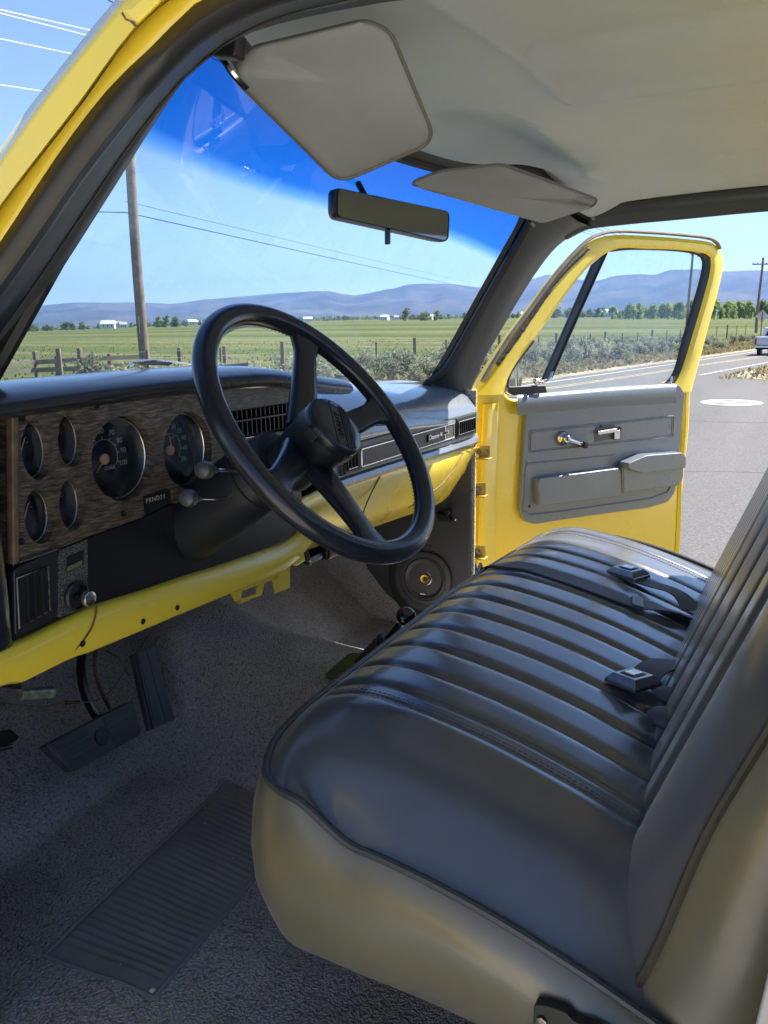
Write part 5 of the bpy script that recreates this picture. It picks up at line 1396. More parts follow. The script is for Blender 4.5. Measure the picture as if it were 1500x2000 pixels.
def m_asphalt():
    m, nt, b = mat('worn asphalt'); tc = N(nt, 'ShaderNodeTexCoord'); v = tc.outputs['Object']
    n = noise_t(nt, v, 40, 4, .8); r = ramp(nt, n.outputs[0], [(.35, (.092, .089, .087)), (.5, (.130, .125, .122)), (.68, (.20, .19, .183))])
    mp = N(nt, 'ShaderNodeMapping'); mp.inputs['Rotation'].default_value = (0, 0, math.radians(8)); mp.inputs['Scale'].default_value = (.12, .9, 1); L(nt, v, mp.inputs[0])
    n2 = noise_t(nt, mp.outputs[0], .8, 5, .6); r2 = ramp(nt, n2.outputs[0], [(.3, .86), (.7, 1.1)])
    mx = N(nt, 'ShaderNodeMix'); mx.data_type = 'RGBA'; mx.blend_type = 'MULTIPLY'; mx.inputs[0].default_value = 1
    L(nt, r.outputs[0], mx.inputs[6]); L(nt, r2.outputs[0], mx.inputs[7]); L(nt, mx.outputs[2], b.inputs['Base Color'])
    b.inputs['Roughness'].default_value = .9; b.inputs['Specular IOR Level'].default_value = .25
    bump(nt, b, n.outputs[0], .5, .01); return m
def m_gravel():
    m, nt, b = mat('dry gravel verge'); tc = N(nt, 'ShaderNodeTexCoord'); v = tc.outputs['Object']
    n = noise_t(nt, v, 1.3, 8, .75); r = ramp(nt, n.outputs[0], [(.36, (.16, .135, .065)), (.48, (.28, .24, .14)), (.56, (.40, .35, .26)), (.66, (.50, .46, .37))])
    L(nt, r.outputs[0], b.inputs['Base Color']); b.inputs['Roughness'].default_value = .95
    n2 = noise_t(nt, v, 12, 5, .7); bump(nt, b, n2.outputs[0], .9, .06); return m
def m_hills():
    m, nt, b = mat('sagebrush hills'); tc = N(nt, 'ShaderNodeTexCoord'); v = tc.outputs['Object']
    n = noise_t(nt, v, .0012, 9, .62); r = ramp(nt, n.outputs[0], [(.35, (.035, .05, .03)), (.5, (.075, .075, .048)), (.62, (.14, .12, .08)), (.7, (.05, .06, .035))])
    L(nt, r.outputs[0], b.inputs['Base Color']); b.inputs['Roughness'].default_value = 1; b.inputs['Specular IOR Level'].default_value = 0
    return m
KF, KA, KG, KH = m_field(), m_asphalt(), m_gravel(), m_hills()
KS2 = simple('pale bounce gravel', (.62, .58, .50), .9, var=.2, vs=2, bs=.6, bscale=20, bd=.02)  # for the added ground sheets that throw light into the cab
def ground():
    rs = [0, 8, 16, 24, 32, 42, 52, 62, 72, 85, 100, 120, 150, 190, 240, 300, 380, 480, 620, 800, 1050, 1400, 1900, 2600, 3600, 5000, 7500, 11000, 16500]
    n = 180; mb = MB(); rows = []
    for r in rs:
        rows.append([(CAM.x+r*math.sin(2*pi*k/n), CAM.y+r*math.cos(2*pi*k/n), gz(CAM.x+r*math.sin(2*pi*k/n), CAM.y+r*math.cos(2*pi*k/n))) for k in range(n)])
    mb.loft(rows, closed=True)
    g = mb.build('ground', KF, None); tag(g, kind='structure')
    # road and lot, one sheet, gently draped
    xs = [-90+3*i for i in range(34)]+[13+4*i for i in range(60)]
    rows = []
    for x in xs:
        ye = road_edge(x)+.12*noise.noise(V((x*.7, 0, 0)))
        ys = [ye-t for t in (0, 1, 2.5, 4.5, 6.5, 9, 12, 18, 28, 45)]
        rows.append([V((x, y, gz(x, y)+.006)) for y in ys])
    r = MB().loft(rows).build('road', KA, None); tag(r, kind='structure')
    # verge strip beyond the road
    rows = []
    for x in xs:
        ye = road_edge(x); w = 1.5+.8*noise.noise(V((x*.35, 5, 0)))
        rows.append([V((x, ye+t, gz(x, ye+t)+.012+(.0 if t < .2 else .05*math.sin(min(1, t/2)*pi)))) for t in (-.25, .15, w*.5, w, w+.6)])
    v = MB().loft(rows).build('verge', KG, None); tag(v, kind='structure')
    isl = [(27.9, 1.57), (26.6, 1.15), (25.9, .72), (25.4, .1), (24.6, -2), (24.0, -8), (26, -14), (60, -22), (120, -26), (120, -13.0), (80, -6.8), (60, -3.5), (44, -.75), (33.7, .72), (29.8, 1.35)]
    P = [V((x, y, gz(x, y)+.014)) for x, y in isl]
    c = V((40, -6, gz(40, -6)+.16))
    mb = MB(); rows = []
    for s, h in ((1, 0), (.93, .05), (.7, .13), (.3, .16), (.01, .16)):
        rows.append([V((c.x+(p.x-c.x)*s, c.y+(p.y-c.y)*s, p.z+h)) for p in roundpoly(P, .8, 3)])
    i = mb.loft(rows, closed=True).build('gravel_island', KG, None); tag(i, kind='structure')
    # pale bounce gravel sheet, added out of view to bounce sunlight into the cab
    P = [V((x, y, gz(x, y)+.014)) for x, y in ((-1.25, 5.5), (-1.15, 2), (-1.2, -2), (-1.1, -6), (-1.6, -16), (-16, -18), (-22, -4), (-20, 7), (-8, 9.0))]
    o = MB().prism(roundpoly(P, .8, 4), (0, 0, .006)).build('bounce_gravel', KS2, None); tag(o, kind='structure')
    P = [V((x, y, gz(x, y)+.014)) for x, y in ((-1.1, -5.4), (3, -5.0), (9, -4.4), (16, -3.6), (22, -3.2), (23, -12), (10, -22), (-1.4, -20))]
    o = MB().prism(roundpoly(P, .8, 4), (0, 0, .006)).build('bounce_gravel', KS2, None); tag(o, kind='structure')  # second unseen sheet, added behind the truck for more fill light
    # painted lines
    def line(pts, w, m, name):
        pts = resample([V((x, y, 0)) for x, y in pts], 60); rows = []
        for k, p in enumerate(pts):
            a = pts[max(k-1, 0)]; b = pts[min(k+1, 59)]; t = (b-a).normalized(); n_ = V((-t.y, t.x, 0))
            q1, q2 = p+n_*w/2, p-n_*w/2
            rows.append([V((q1.x, q1.y, gz(q1.x, q1.y)+.012)), V((q2.x, q2.y, gz(q2.x, q2.y)+.012))])
        o = MB().loft(rows).build(name, m, None); tag(o, kind='structure')
    wm = simple('road paint white', (.46, .45, .43), .8, var=.25, vs=3); ym = simple('road paint yellow', (.45, .38, .20), .8, var=.35, vs=3)
    line([(-40, road_edge(-40)-.75), (0, road_edge(0)-.75), (20.4, 6.5), (35.2, 4.45), (60, 1.2), (110, -5.5)], .12, wm, 'road_marking')
    for o in (0, .22): line([(-40, 15.0-o), (0, 9.0-o), (25, 4.78-o), (34.9, 3.28-o), (43.7, 1.75-o), (60, -.6-o), (110, -7.5-o)], .08, ym, 'road_marking')
    line([(27.65, 2.43), (37.86, .85), (60, -2.6), (110, -9.8)], .12, wm, 'road_marking')
    # round white mark on the lot
    c = V((17.6, .63, GZ+.012)); n = 40
    o = MB().prism([c+V((.72*math.cos(2*pi*k/n), .62*math.sin(2*pi*k/n), 0)) for k in range(n)], (0, 0, .001)).build('road_marking', simple('fresh white paint', (.78, .77, .74), .7), None); tag(o, kind='structure')
    mb = MB()
    for cx, cy, a, b in ((.34, .05, .20, .19), (-.02, -.26, .18, .22), (-.42, .16, .18, .20)):
        mb.prism([c+V((cx+a*math.cos(2*pi*k/16), cy+b*math.sin(2*pi*k/16), .003)) for k in range(16)], (0, 0, .001))
    o = mb.build('road_marking_figure', KA, None); tag(o, kind='structure')
    # cracks across the lot
    mb = MB(); rnd = random.Random(9)
    for (x0, y0, x1, y1) in ((4.2, -1.6, 9.8, -2.3), (13.5, 2.2, 14.5, -3.5), (8, 1.5, 10, -4)):
        pts = [V((x0+(x1-x0)*k/18+rnd.uniform(-.05, .05), y0+(y1-y0)*k/18+rnd.uniform(-.16, .16), GZ+.007)) for k in range(19)]
        mb.tube(pts, .0045, 4, sq=.3)
    o = mb.build('asphalt_crack', K['hole'], None); tag(o, kind='structure')
ground()
def hills():
    sil = [(-700, 690), (-350, 668), (-100, 650), (10, 640), (35, 612), (70, 600), (150, 591), (250, 590), (330, 594), (400, 586), (480, 580), (560, 572), (640, 568), (690, 577), (760, 565), (800, 556), (870, 554), (950, 560), (1010, 548), (1037, 545), (1067, 537), (1100, 543), (1140, 545), (1167, 546), (1200, 539), (1253, 534), (1280, 535), (1307, 527), (1360, 525), (1380, 528), (1413, 530), (1500, 531), (1560, 540), (1640, 534), (1750, 548), (1900, 560), (2300, 600)]
    tab = [azel(*p) for p in sil]
    tab = [(tab[0][0]-75, .010), (tab[0][0]-50, .030), (tab[0][0]-30, .022), (tab[0][0]-12, .034)]+tab+[(tab[-1][0]+14, .030), (tab[-1][0]+40, .042), (tab[-1][0]+60, .02)]
    R0, R1 = 7500, 16000; rows = []
    na, nr = 760, 46; a0, a1 = tab[0][0], tab[-1][0]
    for j in range(nr+1):
        t = j/nr; r = R0+(R1-R0)*t; row = []
        for i in range(na+1):
            az = a0+(a1-a0)*i/na; el = interp(tab, az); A = math.radians(az)
            x, y = CAM.x+r*math.sin(A), CAM.y+r*math.cos(A)
            RR = 13200; top = el*RR
            s = (r-R0)/(RR-R0)
            prof = (s**1.5 if s < 1 else max(0, 1-((s-1)/.5)**1.6))
            fr = noise.fractal(V((x*.0006, y*.0006, 1.3)), .9, 2.1, 7)
            rd = 1-abs(noise.noise(V((math.radians(az)*34, r*.00022, 4))))*2
            z = gz(CAM.x+R0*math.sin(A), CAM.y+R0*math.cos(A))*(1-min(1, s*1.4))*.9 + top*prof*(1+(.16*fr+.16*(rd-.4))*(min(1, 4*s*(1-s)) if s < 1 else 0)) + (fr*14+26*noise.noise(V((x*.0018, y*.0018, 0))))*sstep(.05, .5, s)
            if s < .02: z -= 30
            row.append(V((x, y, z)))
        rows.append(row)
    h = MB().loft(rows).build('hills', KH, None, angle=180); tag(h, kind='structure')
hills()
# ------------------------------------------------------------------ plants
def leafy(name, col, var=.35, tr=.25):
    m, nt, b = mat(name); oi = N(nt, 'ShaderNodeObjectInfo'); tc = N(nt, 'ShaderNodeTexCoord')
    g = N(nt, 'ShaderNodeNewGeometry')
    r = ramp(nt, g.outputs['Random Per Island'], [(0, [c*(1-var) for c in col]), (1, [c*(1+var) for c in col])])
    h = N(nt, 'ShaderNodeHueSaturation'); L(nt, r.outputs[0], h.inputs['Color'])
    v = N(nt, 'ShaderNodeMapRange'); v.inputs['To Min'].default_value = .75; v.inputs['To Max'].default_value = 1.25; L(nt, oi.outputs['Random'], v.inputs[0]); L(nt, v.outputs[0], h.inputs['Value'])
    L(nt, h.outputs[0], b.inputs['Base Color']); b.inputs['Roughness'].default_value = .7; b.inputs['Specular IOR Level'].default_value = .2
    t = N(nt, 'ShaderNodeBsdfTranslucent'); L(nt, h.outputs[0], t.inputs[0]); mx = N(nt, 'ShaderNodeMixShader'); mx.inputs[0].default_value = .4
    L(nt, b.outputs[0], mx.inputs[1]); L(nt, t.outputs[0], mx.inputs[2]); L(nt, mx.outputs[0], nt.nodes['Material Output'].inputs[0])
    return m
KS = leafy('sage leaves', (.30, .31, .22)); KD = leafy('dry straw', (.30, .25, .13)); KT = leafy('cottonwood leaves', (.30, .38, .13)); KT2 = leafy('dark tree leaves', (.18, .24, .10))
KB = simple('grey bark', (.16, .14, .12), .9, bs=.5, bscale=30, bd=.02); KP = simple('weathered pole wood', (.23, .17, .125), .85, bs=.6, bscale=40, bd=.01, var=.3, vs=5)
def blade(mb, p, s, rnd, up=.3):
    d = V((rnd.gauss(0, 1), rnd.gauss(0, 1), rnd.gauss(0, 1)*.6+up)).normalized(); e = d.cross(V((rnd.gauss(0, 1), rnd.gauss(0, 1), rnd.gauss(0, 1)))).normalized()
    mb.add([p-e*s*.35, p+e*s*.35, p+e*s*.25+d*s, p-e*s*.25+d*s], [(0, 1, 2, 3)])
def shrub_mesh(seed):
    rnd = random.Random(seed); mb = MB(); st = MB()
    for c in range(11):
        a = rnd.uniform(0, 2*pi); r = rnd.uniform(.0, .48); cx, cy = r*math.cos(a), r*math.sin(a); cz = rnd.uniform(.35, .78)*(1-r*.6)
        st.tube([V((cx*.15, cy*.15, 0)), V((cx*.6, cy*.6, cz*.5)), V((cx, cy, cz))], [.02, .014, .006], 5)
        for k in range(62):
            v = V((rnd.gauss(0, 1), rnd.gauss(0, 1), rnd.gauss(0, 1))).normalized()*rnd.uniform(.08, .24)
            blade(mb, V((cx, cy, cz))+v, rnd.uniform(.04, .085), rnd, .8)
    return mb, st
protos = []
for s in range(4):
    mb, st = shrub_mesh(s+20); r = empty('sagebrush', (0, 0, -50)); mb.build('foliage', KS, r, smooth=False, recalc=False); st.build('stem', KB, r, angle=60)
    tag(r, 'grey green sagebrush bush growing beside the road', 'bush', 'sagebrush along the roadside'); protos.append(r)
rnd = random.Random(11); placed = []
used = [False]*4
def put(protos, used, i, x, y, s, h=1, z=None):
    k = i % len(protos)
    o = protos[k] if not used[k] else copy_tree(protos[k]); used[k] = True
    o.location = (x, y, gz(x, y)-.02 if z is None else z); o.rotation_euler = (0, 0, rnd.uniform(0, 6.28)); o.scale = (s, s, s*h); return o
n = 0
while n < 170:
    x = 14+rnd.random()**1.25*62; off = 2.0+rnd.random()**1.2*(5.2+.11*x)
    if off < 3 and rnd.random() < .5: continue
    y = road_edge(x)+off
    s = rnd.uniform(.75, 1.3)
    if x > 48: s *= .7
    if any((x-a)**2+(y-b)**2 < (.42*(s+c))**2 for a, b, c in placed): continue
    placed.append((x, y, s)); put(protos, used, n, x, y, s, rnd.uniform(.8, 1.15)); n += 1
# dry grass and weeds: beyond counting
mb = MB(); gr = MB()
for k in range(15000):
    x = 10+rnd.random()**1.3*75; off = .3+abs(rnd.gauss(0, 1))*2.6
    y = road_edge(x)+off; z = gz(x, y)
    blade(mb, V((x, y, z)), rnd.uniform(.08, .22), rnd, 2.2)
for k in range(4000):
    x = 24+rnd.random()*25; y = 1.3-rnd.random()*7-(x-27)*.12
    if y < -8: continue
    blade(mb, V((x, y, gz(x, y)+.1)), rnd.uniform(.05, .13), rnd, 2)
o = mb.build('dry_grass', KD, None, smooth=False, recalc=False); tag(o, 'dry straw coloured grass along the road edge', 'grass', kind='stuff')
KGr = leafy('field grass', (.13, .16, .06))
for k in range(7000):
    r = 22+rnd.random()**1.3*70; a = math.radians(rnd.uniform(30, 84)); x, y = CAM.x+r*math.sin(a), CAM.y+r*math.cos(a)
    if y < road_edge(x)+4: continue
    blade(gr, V((x, y, gz(x, y))), rnd.uniform(.05, .13), rnd, 2.2)
o = gr.build('field_grass', KGr, None, smooth=False, recalc=False); tag(o, 'green grass growing over the field beyond the fences', 'grass', kind='stuff')
# ---- trees
def tree_proto(seed, mt, nm, label, group, hgt=9, wid=3.2, n=1500, nlob=16, low=.12, leaf=.5):
    rnd = random.Random(seed); mb = MB(); tr = MB(); lobes = []
    for k in range(nlob):
        t = rnd.uniform(low, 1); a = rnd.uniform(0, 2*pi); w = wid*(.35+.9*math.sin(pi*min(1, t*.85+.1)))*rnd.uniform(.15, .62)
        lobes.append((V((w*math.cos(a), w*math.sin(a), t*hgt*.93)), rnd.uniform(.55, 1.15)*wid*.42))
    tr.tube([V((0, 0, -.3)), V((.1, 0, hgt*.3)), V((0, .15, hgt*.6)), V((0, 0, hgt*.85))], [.30, .22, .13, .04], 7)
    for c, r in lobes:
        tr.tube([V((0, 0, c.z*.45)), c*.6+V((0, 0, c.z*.2)), c], [.10, .07, .02], 5)
        for k in range(n//nlob):
            v = V((rnd.gauss(0, 1), rnd.gauss(0, 1), rnd.gauss(0, 1)*.9)).normalized()*r*rnd.uniform(.55, 1.05)
            blade(mb, c+v, leaf*rnd.uniform(.6, 1.3), rnd, .2)
    root = empty(nm, (0, 0, -60)); mb.build('crown', mt, root, smooth=False, recalc=False); tr.build('trunk', KB, root, angle=60)
    tag(root, label, 'tree', group); return root
tp = [tree_proto(100+i, KT, 'cottonwood_tree', 'leafy green tree in the long row across the field', 'trees in the row across the field', 9.5, 3.4, 1700) for i in range(3)]
tu = [False]*3; i = 0
x = 1196
while x < 1700:
    a, _ = azel(x, 620); d = rnd.uniform(330, 380)+(60 if rnd.random() < .35 else 0)
    if 1390 < x < 1400: x += 6
    A = math.radians(a); X, Y = CAM.x+d*math.sin(A), CAM.y+d*math.cos(A)
    s = rnd.uniform(.52, .84)*(.8 if x < 1230 else 1)
    put(tp, tu, i, X, Y, s*1.0, rnd.uniform(.85, 1.1)); i += 1; x += rnd.uniform(5.5, 10)
# far tree clumps and farm buildings along the valley
tp2 = [tree_proto(200+i, KT2, 'valley_tree', 'small distant tree on the far side of the valley', 'distant trees across the valley', 9, 4.2, 320, 8, leaf=1.1) for i in range(3)]
tu2 = [False]*3
cl = [(5, 60, 10, 700), (60, 130, 8, 720), (120, 165, 7, 640), (300, 345, 9, 600), (330, 420, 8, 900), (160, 300, 8, 1150), (420, 640, 22, 1300), (640, 800, 12, 1250), (775, 860, 12, 560), (800, 925, 14, 1000), (985, 1060, 12, 700), (1080, 1200, 14, 620), (1120, 1210, 8, 900), (1000, 1200, 16, 1300)]
i = 0
for x0, x1, nn, d0 in cl:
    for k in range(nn):
        x = rnd.uniform(x0, x1); d = d0*rnd.uniform(.88, 1.15); a = math.radians(azel(x, 640)[0]); X, Y = CAM.x+d*math.sin(a), CAM.y+d*math.cos(a)
        put(tp2, tu2, i, X, Y, rnd.uniform(.45, .95), rnd.uniform(.7, 1.1)); i += 1
# a hazy line of woods still farther off
mb = MB()
for k in range(5200):
    a = math.radians(rnd.uniform(30, 92)); d = rnd.uniform(1500, 2600)
    if noise.noise(V((a*14, d*.002, 0))) < -.12: continue
    x, y = CAM.x+d*math.sin(a), CAM.y+d*math.cos(a); z = gz(x, y)
    for q in range(3): blade(mb, V((x+rnd.uniform(-6, 6), y+rnd.uniform(-6, 6), z+rnd.uniform(0, 5))), rnd.uniform(3, 7), rnd, .2)
o = mb.build('distant_woods', KT2, None, smooth=False, recalc=False); tag(o, 'hazy mass of woods at the foot of the hills', 'woods', kind='stuff')
# houses
KW = simple('white siding', (.72, .72, .70), .7); KR = simple('grey roof', (.30, .28, .27), .8); KR2 = simple('pale metal roof', (.6, .6, .58), .5); KWn = simple('window dark', (.05, .06, .07), .2)
def house(x, d, w, dp, h, rf, k):
    a = math.radians(azel(x, 640)[0]); X, Y = CAM.x+d*math.sin(a), CAM.y+d*math.cos(a)
    r = empty('farm_building', (X, Y, gz(X, Y)), rz=-a+rnd.uniform(-.4, .4))
    w *= .5
    MB().box((-w/2, -dp/2, -.5), (w/2, dp/2, h)).build('wall', KW, r)
    MB().prism([V((-w/2-.4, -dp/2-.5, h)), V((-w/2-.4, dp/2+.5, h)), V((-w/2-.4, 0, h+dp*.28))], (w+.8, 0, 0)).build('roof', rf, r)
    for q in (-.3, 0, .3):
        MB().box((q*w-.5, -dp/2-.05, h*.35), (q*w+.5, -dp/2+.05, h*.75)).build('window', KWn, r)
    return r
hs = [(212, 760, 22, 10, 4, KR2), (228, 800, 16, 9, 4, KR), (240, 740, 12, 8, 3, KR), (375, 980, 20, 10, 4, KR2), (388, 1010, 12, 8, 3.5, KR), (602, 1150, 24, 10, 4, KR2), (752, 1000, 18, 9, 4, KR2), (773, 1020, 12, 8, 3.5, KR), (838, 900, 16, 8, 3.5, KR2), (1025, 880, 16, 9, 4, KR2), (1187, 640, 18, 9, 3.4, KR2), (1198, 640, 9, 6, 3, KR)]
for k, h in enumerate(hs):
    r = house(*h, k)
    where = ['left of the windshield pole, longest', 'left of the windshield pole, darker roof', 'just beside the windshield pole', 'between the pole and the steering wheel', 'between the pole and the steering wheel, smaller', 'beyond the top of the steering wheel rim', 'beyond the middle of the windshield, longer', 'beyond the middle of the windshield, smaller', 'near the passenger end of the windshield', 'between the windshield and the door frame', 'at the left end of the tree row', 'at the left end of the tree row, smallest'][k]
    tag(r, 'distant white farm building '+where, 'building', 'farm buildings across the valley')
# ------------------------------------------------------------------ fences
def wood_fence():
    f = empty('rail_fence'); tag(f, 'weathered wooden rail fence crossing the grass ahead of the truck', 'fence')
    ps = [(-60, 33), (70, 34), (112, 33.5), (157, 33), (215, 33.3), (283, 33.6), (352, 34), (440, 35)]
    P = [atd(x, 700, d) for x, d in ps]
    for k, p in enumerate(P):
        hh = (.86, .98, .80, 1.08, .84, .86, 1.0, 1.02)[k]
        MB().box((p.x-.08, p.y-.08, GZ-.1), (p.x+.08, p.y+.08, GZ+hh)).build('post', KP, f, bevel=.02)
    for a, b, z0, z1 in ((0, 1, .50, .56), (1, 2, .56, .60), (2, 3, .60, .64), (3, 5, .64, .70), (0, 1, .24, .28), (1, 3, .27, .33), (3, 5, .36, .40)):
        d = (P[b]-P[a]).normalized(); c = (P[a]+P[b])/2; c.z = GZ+(z0+z1)/2
        e = P[b]-P[a]; e.z = z1-z0
        MB().obox(c-V((-d.y, d.x, 0))*.10, e/2, V((-d.y, d.x, 0)).normalized()*.025, (0, 0, .085)).build('rail', simple('sun bleached rail', (.27, .235, .165), .85, var=.25, vs=3) if (a, z0) == (0, .50) else bpy.data.materials['sun bleached rail'], f)
wood_fence()
def wire_fence():
    f = empty('wire_fence'); tag(f, 'post and wire fence between the sagebrush and the green field', 'fence')
    pts = [(14, 16.8), (22, 15.2), (30, 14.0), (38, 13.1), (45, 12.2), (53, 11.2), (62, 9.8), (72, 8.2), (84, 6.6), (96, 5.0)]
    P = []
    for a, b in zip(pts, pts[1:]):
        for k in range(3): P.append((a[0]+(b[0]-a[0])*k/3, a[1]+(b[1]-a[1])*k/3))
    for k, (x, y) in enumerate(P):
        z = gz(x, y); r = .07 if k % 3 == 0 else .03
        MB().tube([V((x, y, z-.1)), V((x+rnd.uniform(-.04, .04), y, z+(1.25 if k % 3 == 0 else 1.12)))], r, 7).build('post', KP if k % 3 == 0 else simple('steel post', (.10, .09, .07), .7) if k == 1 else (KP if k % 3 == 0 else bpy.data.materials['steel post']), f)
    for h in (.35, .62, .88, 1.08):
        MB().tube([V((x, y, gz(x, y)+h)) for x, y in P], .004, 4).build('wire', K['satinblack'], f)
wire_fence()
# ------------------------------------------------------------------ power poles and lines
def pole(px, dist, hgt, r0, r1, label, arms=(), lean=0, ybase=None):
    b = atd(px, 660, dist); z0 = gz(b.x, b.y)
    p = empty('power_pole', (b.x, b.y, z0)); tag(p, label, 'utility pole')
    rows = [V((lean*t*hgt, .06*math.sin(t*5), t*hgt-.3)) for t in [i/10 for i in range(11)]]
    MB().tube(rows, [r0+(r1-r0)*i/10 for i in range(11)], 12).build('pole_shaft', KP, p)
    d = V((math.cos(math.radians(62)), -math.sin(math.radians(62)), 0))
    for h, w, br in arms:
        MB().obox((0, 0, h), d*w/2, V((d.y, -d.x, 0))*.06, (0, 0, .065)).build('crossarm', KP, p)
        if br:
            for s in (-1, 1): MB().tube([V((0, 0, h-.75)), d*(s*w*.27)+V((0, 0, h))], .035, 5).build('arm_brace', KP, p)
        for s in (-.95, -.45, .45, .95):
            MB().lathe(d*(w/2*s)+V((0, 0, h+.05)), (0, 0, 1), [(0, .04), (.1, .06), (.16, .03)], 8).build('insulator', K['bolt'], p)
    return p, b, z0
pA = pole(281, 26, 11.6, .165, .12, 'tall grey wooden power pole rising straight ahead through the windshield', ((10.9, 2.2, False),))
pB = pole(1341, 100, 9.9, .17, .12, 'power pole with braced crossarm seen through the open door window', ((9.3, 2.9, True),))
pC = pole(1476, 105, 8.6, .17, .12, 'brown power pole with one crossarm by the road at the right edge', ((7.6, 2.2, False),))
pD = pole(1043, 260, 8.5, .15, .10, 'small far power pole beyond the windshield pillar on the passenger side')
MB().box((-.16, -.01, 1.6), (-.02, .01, 2.1)).build('pole_tag', simple('tin tag', (.6, .55, .3), .5), pA[0])
def wire(a, b, sag, r, label, m=None, grp='overhead power lines'):
    pts = []
    for k in range(25):
        t = k/24; p = a.lerp(b, t); p.z -= sag*4*t*(1-t); pts.append(p)
    o = MB().tube(pts, r, 5).build('power_line', m or K['satinblack'], None); tag(o, label, 'power line', grp)
alu = simple('bright aluminium cable', (.75, .75, .73), .35, metal=.3)
for k, (y0, y1, dd) in enumerate(((19, 71, 0), (26, 84, .4), (76, 124, .8), (166, 200, 1.2))):
    sl = (y1-y0)/228
    wire(atd(228, y1, 26), atd(-900, y0-900*sl, 17), 0, .017, ['topmost pale power line crossing the sky left of the yellow pillar', 'pale power line just under the topmost at the upper left', 'middle pale power line left of the yellow pillar', 'lowest pale power line left of the yellow pillar'][k], alu)
wire(atd(246, 415, 26), pD[1]+V((0, 0, pD[2]+7.0-pD[1].z)), .4, .014, 'dark power line sloping down across the windshield')
wire(atd(244, 393, 26), pD[1]+V((0, 0, pD[2]+8.0-pD[1].z)), .3, .007, 'fainter thin power line above the dark one in the windshield')
wire(atd(246, 415, 26), atd(-300, 405, 22), 0, .014, 'dark power line left of the windshield pole', None)
for k, s in enumerate((-1.3, -.6, .6, 1.3)):
    d = V((math.cos(math.radians(62)), -math.sin(math.radians(62)), 0))
    b = pB[1]+d*s; b.z = pB[2]+9.5
    a = pA[1]+d*s*.8; a.z = GZ+11.0
    wire(a, b, 2.0, .016, ['power line from the braced crossarm, far left strand', 'power line from the braced crossarm, inner left strand', 'power line from the braced crossarm, inner right strand', 'power line from the braced crossarm, far right strand'][k])
    c = pC[1]+d*s*.8; c.z = pC[2]+7.8
    if k in (0, 3): wire(b, c, .15, .014, 'thin power line between the two right poles, '+('upper strand' if k == 0 else 'lower strand'))
# road sign at the far right
def road_sign():
    p = atd(1486, 650, 66); s = empty('road_sign', (p.x, p.y, gz(p.x, p.y))); tag(s, 'diamond road sign seen from behind beside the right pole', 'road sign')
    MB().box((-.04, -.04, 0), (.04, .04, 2.4)).build('post', KP, s)
    f = V((math.cos(math.radians(87)), -math.sin(math.radians(87)), 0))
    MB().prism([f*.45+V((0, 0, 2.1)), V((0, 0, 2.55)), -f*.45+V((0, 0, 2.1)), V((0, 0, 1.65))], (.01, .01, 0)).build('sign_plate', simple('dull back of sign', (.55, .52, .50), .5), s)
road_sign()
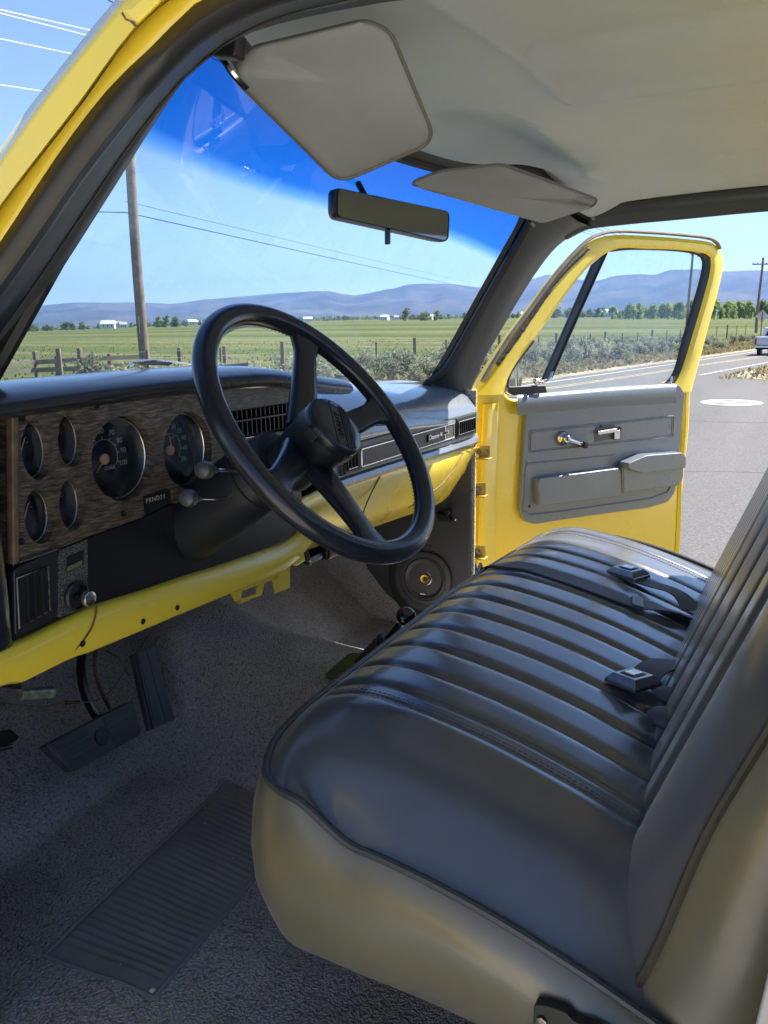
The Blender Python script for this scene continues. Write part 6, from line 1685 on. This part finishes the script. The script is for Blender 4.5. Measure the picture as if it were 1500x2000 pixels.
# ------------------------------------------------------------------ the white pickup driving off
def other_truck():
    b = atd(1474, 660, 47.5); 
    r = empty('parked_pickup', (b.x, b.y, gz(b.x, b.y)), rz=math.radians(-8)); r.name = 'white_pickup'
    tag(r, 'silver white pickup truck driving away on the road at the right edge', 'truck')
    W = simple('silver white car paint', (.55, .56, .60), .3, coat=.5); k = .80
    # local: x forward, y left; left side at y = 0
    def bx(a, c): return (a[0]*k, -a[1]*k, a[2]*k), (c[0]*k, -c[1]*k, c[2]*k)
    def box(name, a, c, m, par=r, bev=.03):
        a, c = bx(a, c); lo = [min(p, q) for p, q in zip(a, c)]; hi = [max(p, q) for p, q in zip(a, c)]
        return MB().box(lo, hi).build(name, m, par, bevel=bev)
    box('bed', (0.05, 0, .62), (2.1, 2.0, 1.22), W); 
    tg = box('tailgate', (-.02, .12, .66), (.06, 1.88, 1.18), W); box('tailgate_handle', (-.035, .85, 1.04), (-.015, 1.12, 1.10), K['hole'], tg, .005)
    box('hood', (4.0, .05, .62), (5.4, 1.95, 1.15), W, bev=.1)
    cab = [V((x*k, -.06*k, z*k)) for x, z in ((2.1, .62), (2.1, 1.22), (2.35, 1.78), (3.4, 1.80), (4.1, 1.2), (4.1, .62))]
    c = MB().prism(cab, (0, -1.88*k, 0)).build('cab', W, r, bevel=.05)
    MB().prism([V((2.13*k, -.22*k, 1.25*k)), V((2.13*k, -1.78*k, 1.25*k)), V((2.33*k, -1.62*k, 1.70*k)), V((2.33*k, -.38*k, 1.70*k))], (-.03, 0, 0)).build('rear_window', simple('dark truck glass', (.02, .03, .06), .08), c)
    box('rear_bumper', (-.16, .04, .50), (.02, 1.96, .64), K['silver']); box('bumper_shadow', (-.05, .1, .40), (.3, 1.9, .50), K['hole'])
    for y in (.02, 1.86): box('tail_light', (-.03, y, .72), (.05, y+.12, 1.08), simple('red lamp lens', (.35, .02, .015), .3), bev=.01)
    for x in (.95, 4.5):
        for y in (.05, 1.70):
            MB().lathe((x*k, -y*k, .38*k), (0, -1, 0), [(0, .2), (.02, .30), (.05, .305), (.17, .305), (.2, .28), (.2, .1)], 24).build('wheel', K['rubber'], r)
other_truck()
# ------------------------------------------------------------------ air, sky, sun
def haze():
    m = bpy.data.materials.new('haze air'); m.use_nodes = True; nt = m.node_tree; nt.nodes.clear()
    out = N(nt, 'ShaderNodeOutputMaterial'); pv = N(nt, 'ShaderNodeVolumePrincipled'); pv.inputs['Color'].default_value = (.30, .50, 1.0, 1); pv.inputs['Density'].default_value = HAZE; pv.inputs['Anisotropy'].default_value = .1
    L(nt, pv.outputs[0], out.inputs['Volume'])
    h = MB().box((-17600, -17600, -75), (17600, 17600, 1250)).build('haze', m, None, smooth=False); tag(h, kind='stuff')
HAZE = 6.0e-5
haze()
w = bpy.data.worlds.new('World'); S.world = w; w.use_nodes = True; nt = w.node_tree
sky = nt.nodes.new('ShaderNodeTexSky'); sky.sky_type = 'NISHITA'; sky.sun_disc = False
SD = V((.58, -.43, .90)).normalized()
sky.sun_elevation = math.asin(SD.z); sky.sun_rotation = math.atan2(SD.x, SD.y); sky.altitude = 1400; sky.air_density = .8; sky.dust_density = .2; sky.ozone_density = 2.0
bg = nt.nodes['Background']; nt.links.new(sky.outputs[0], bg.inputs[0]); bg.inputs[1].default_value = .060
sun = bpy.data.lights.new('sun', 'SUN'); sun.energy = 3.2; sun.angle = math.radians(.55); sun.color = (1, .95, .87)
so = bpy.data.objects.new('sun', sun); COL.objects.link(so); so.rotation_euler = SD.to_track_quat('Z', 'Y').to_euler()
vs = S.view_settings; vs.view_transform = 'Standard'; vs.look = 'None'; vs.gamma = 1; vs.exposure = 2.15
T.location = (0, 0, GZ)
for ch in T.children: ch.location.z -= GZ
S.cycles.max_bounces = 12; S.cycles.diffuse_bounces = 6; S.cycles.glossy_bounces = 4; S.cycles.transparent_max_bounces = 24; S.cycles.volume_bounces = 0
S.cycles.sample_clamp_indirect = 6; S.cycles.caustics_reflective = False; S.cycles.caustics_refractive = False
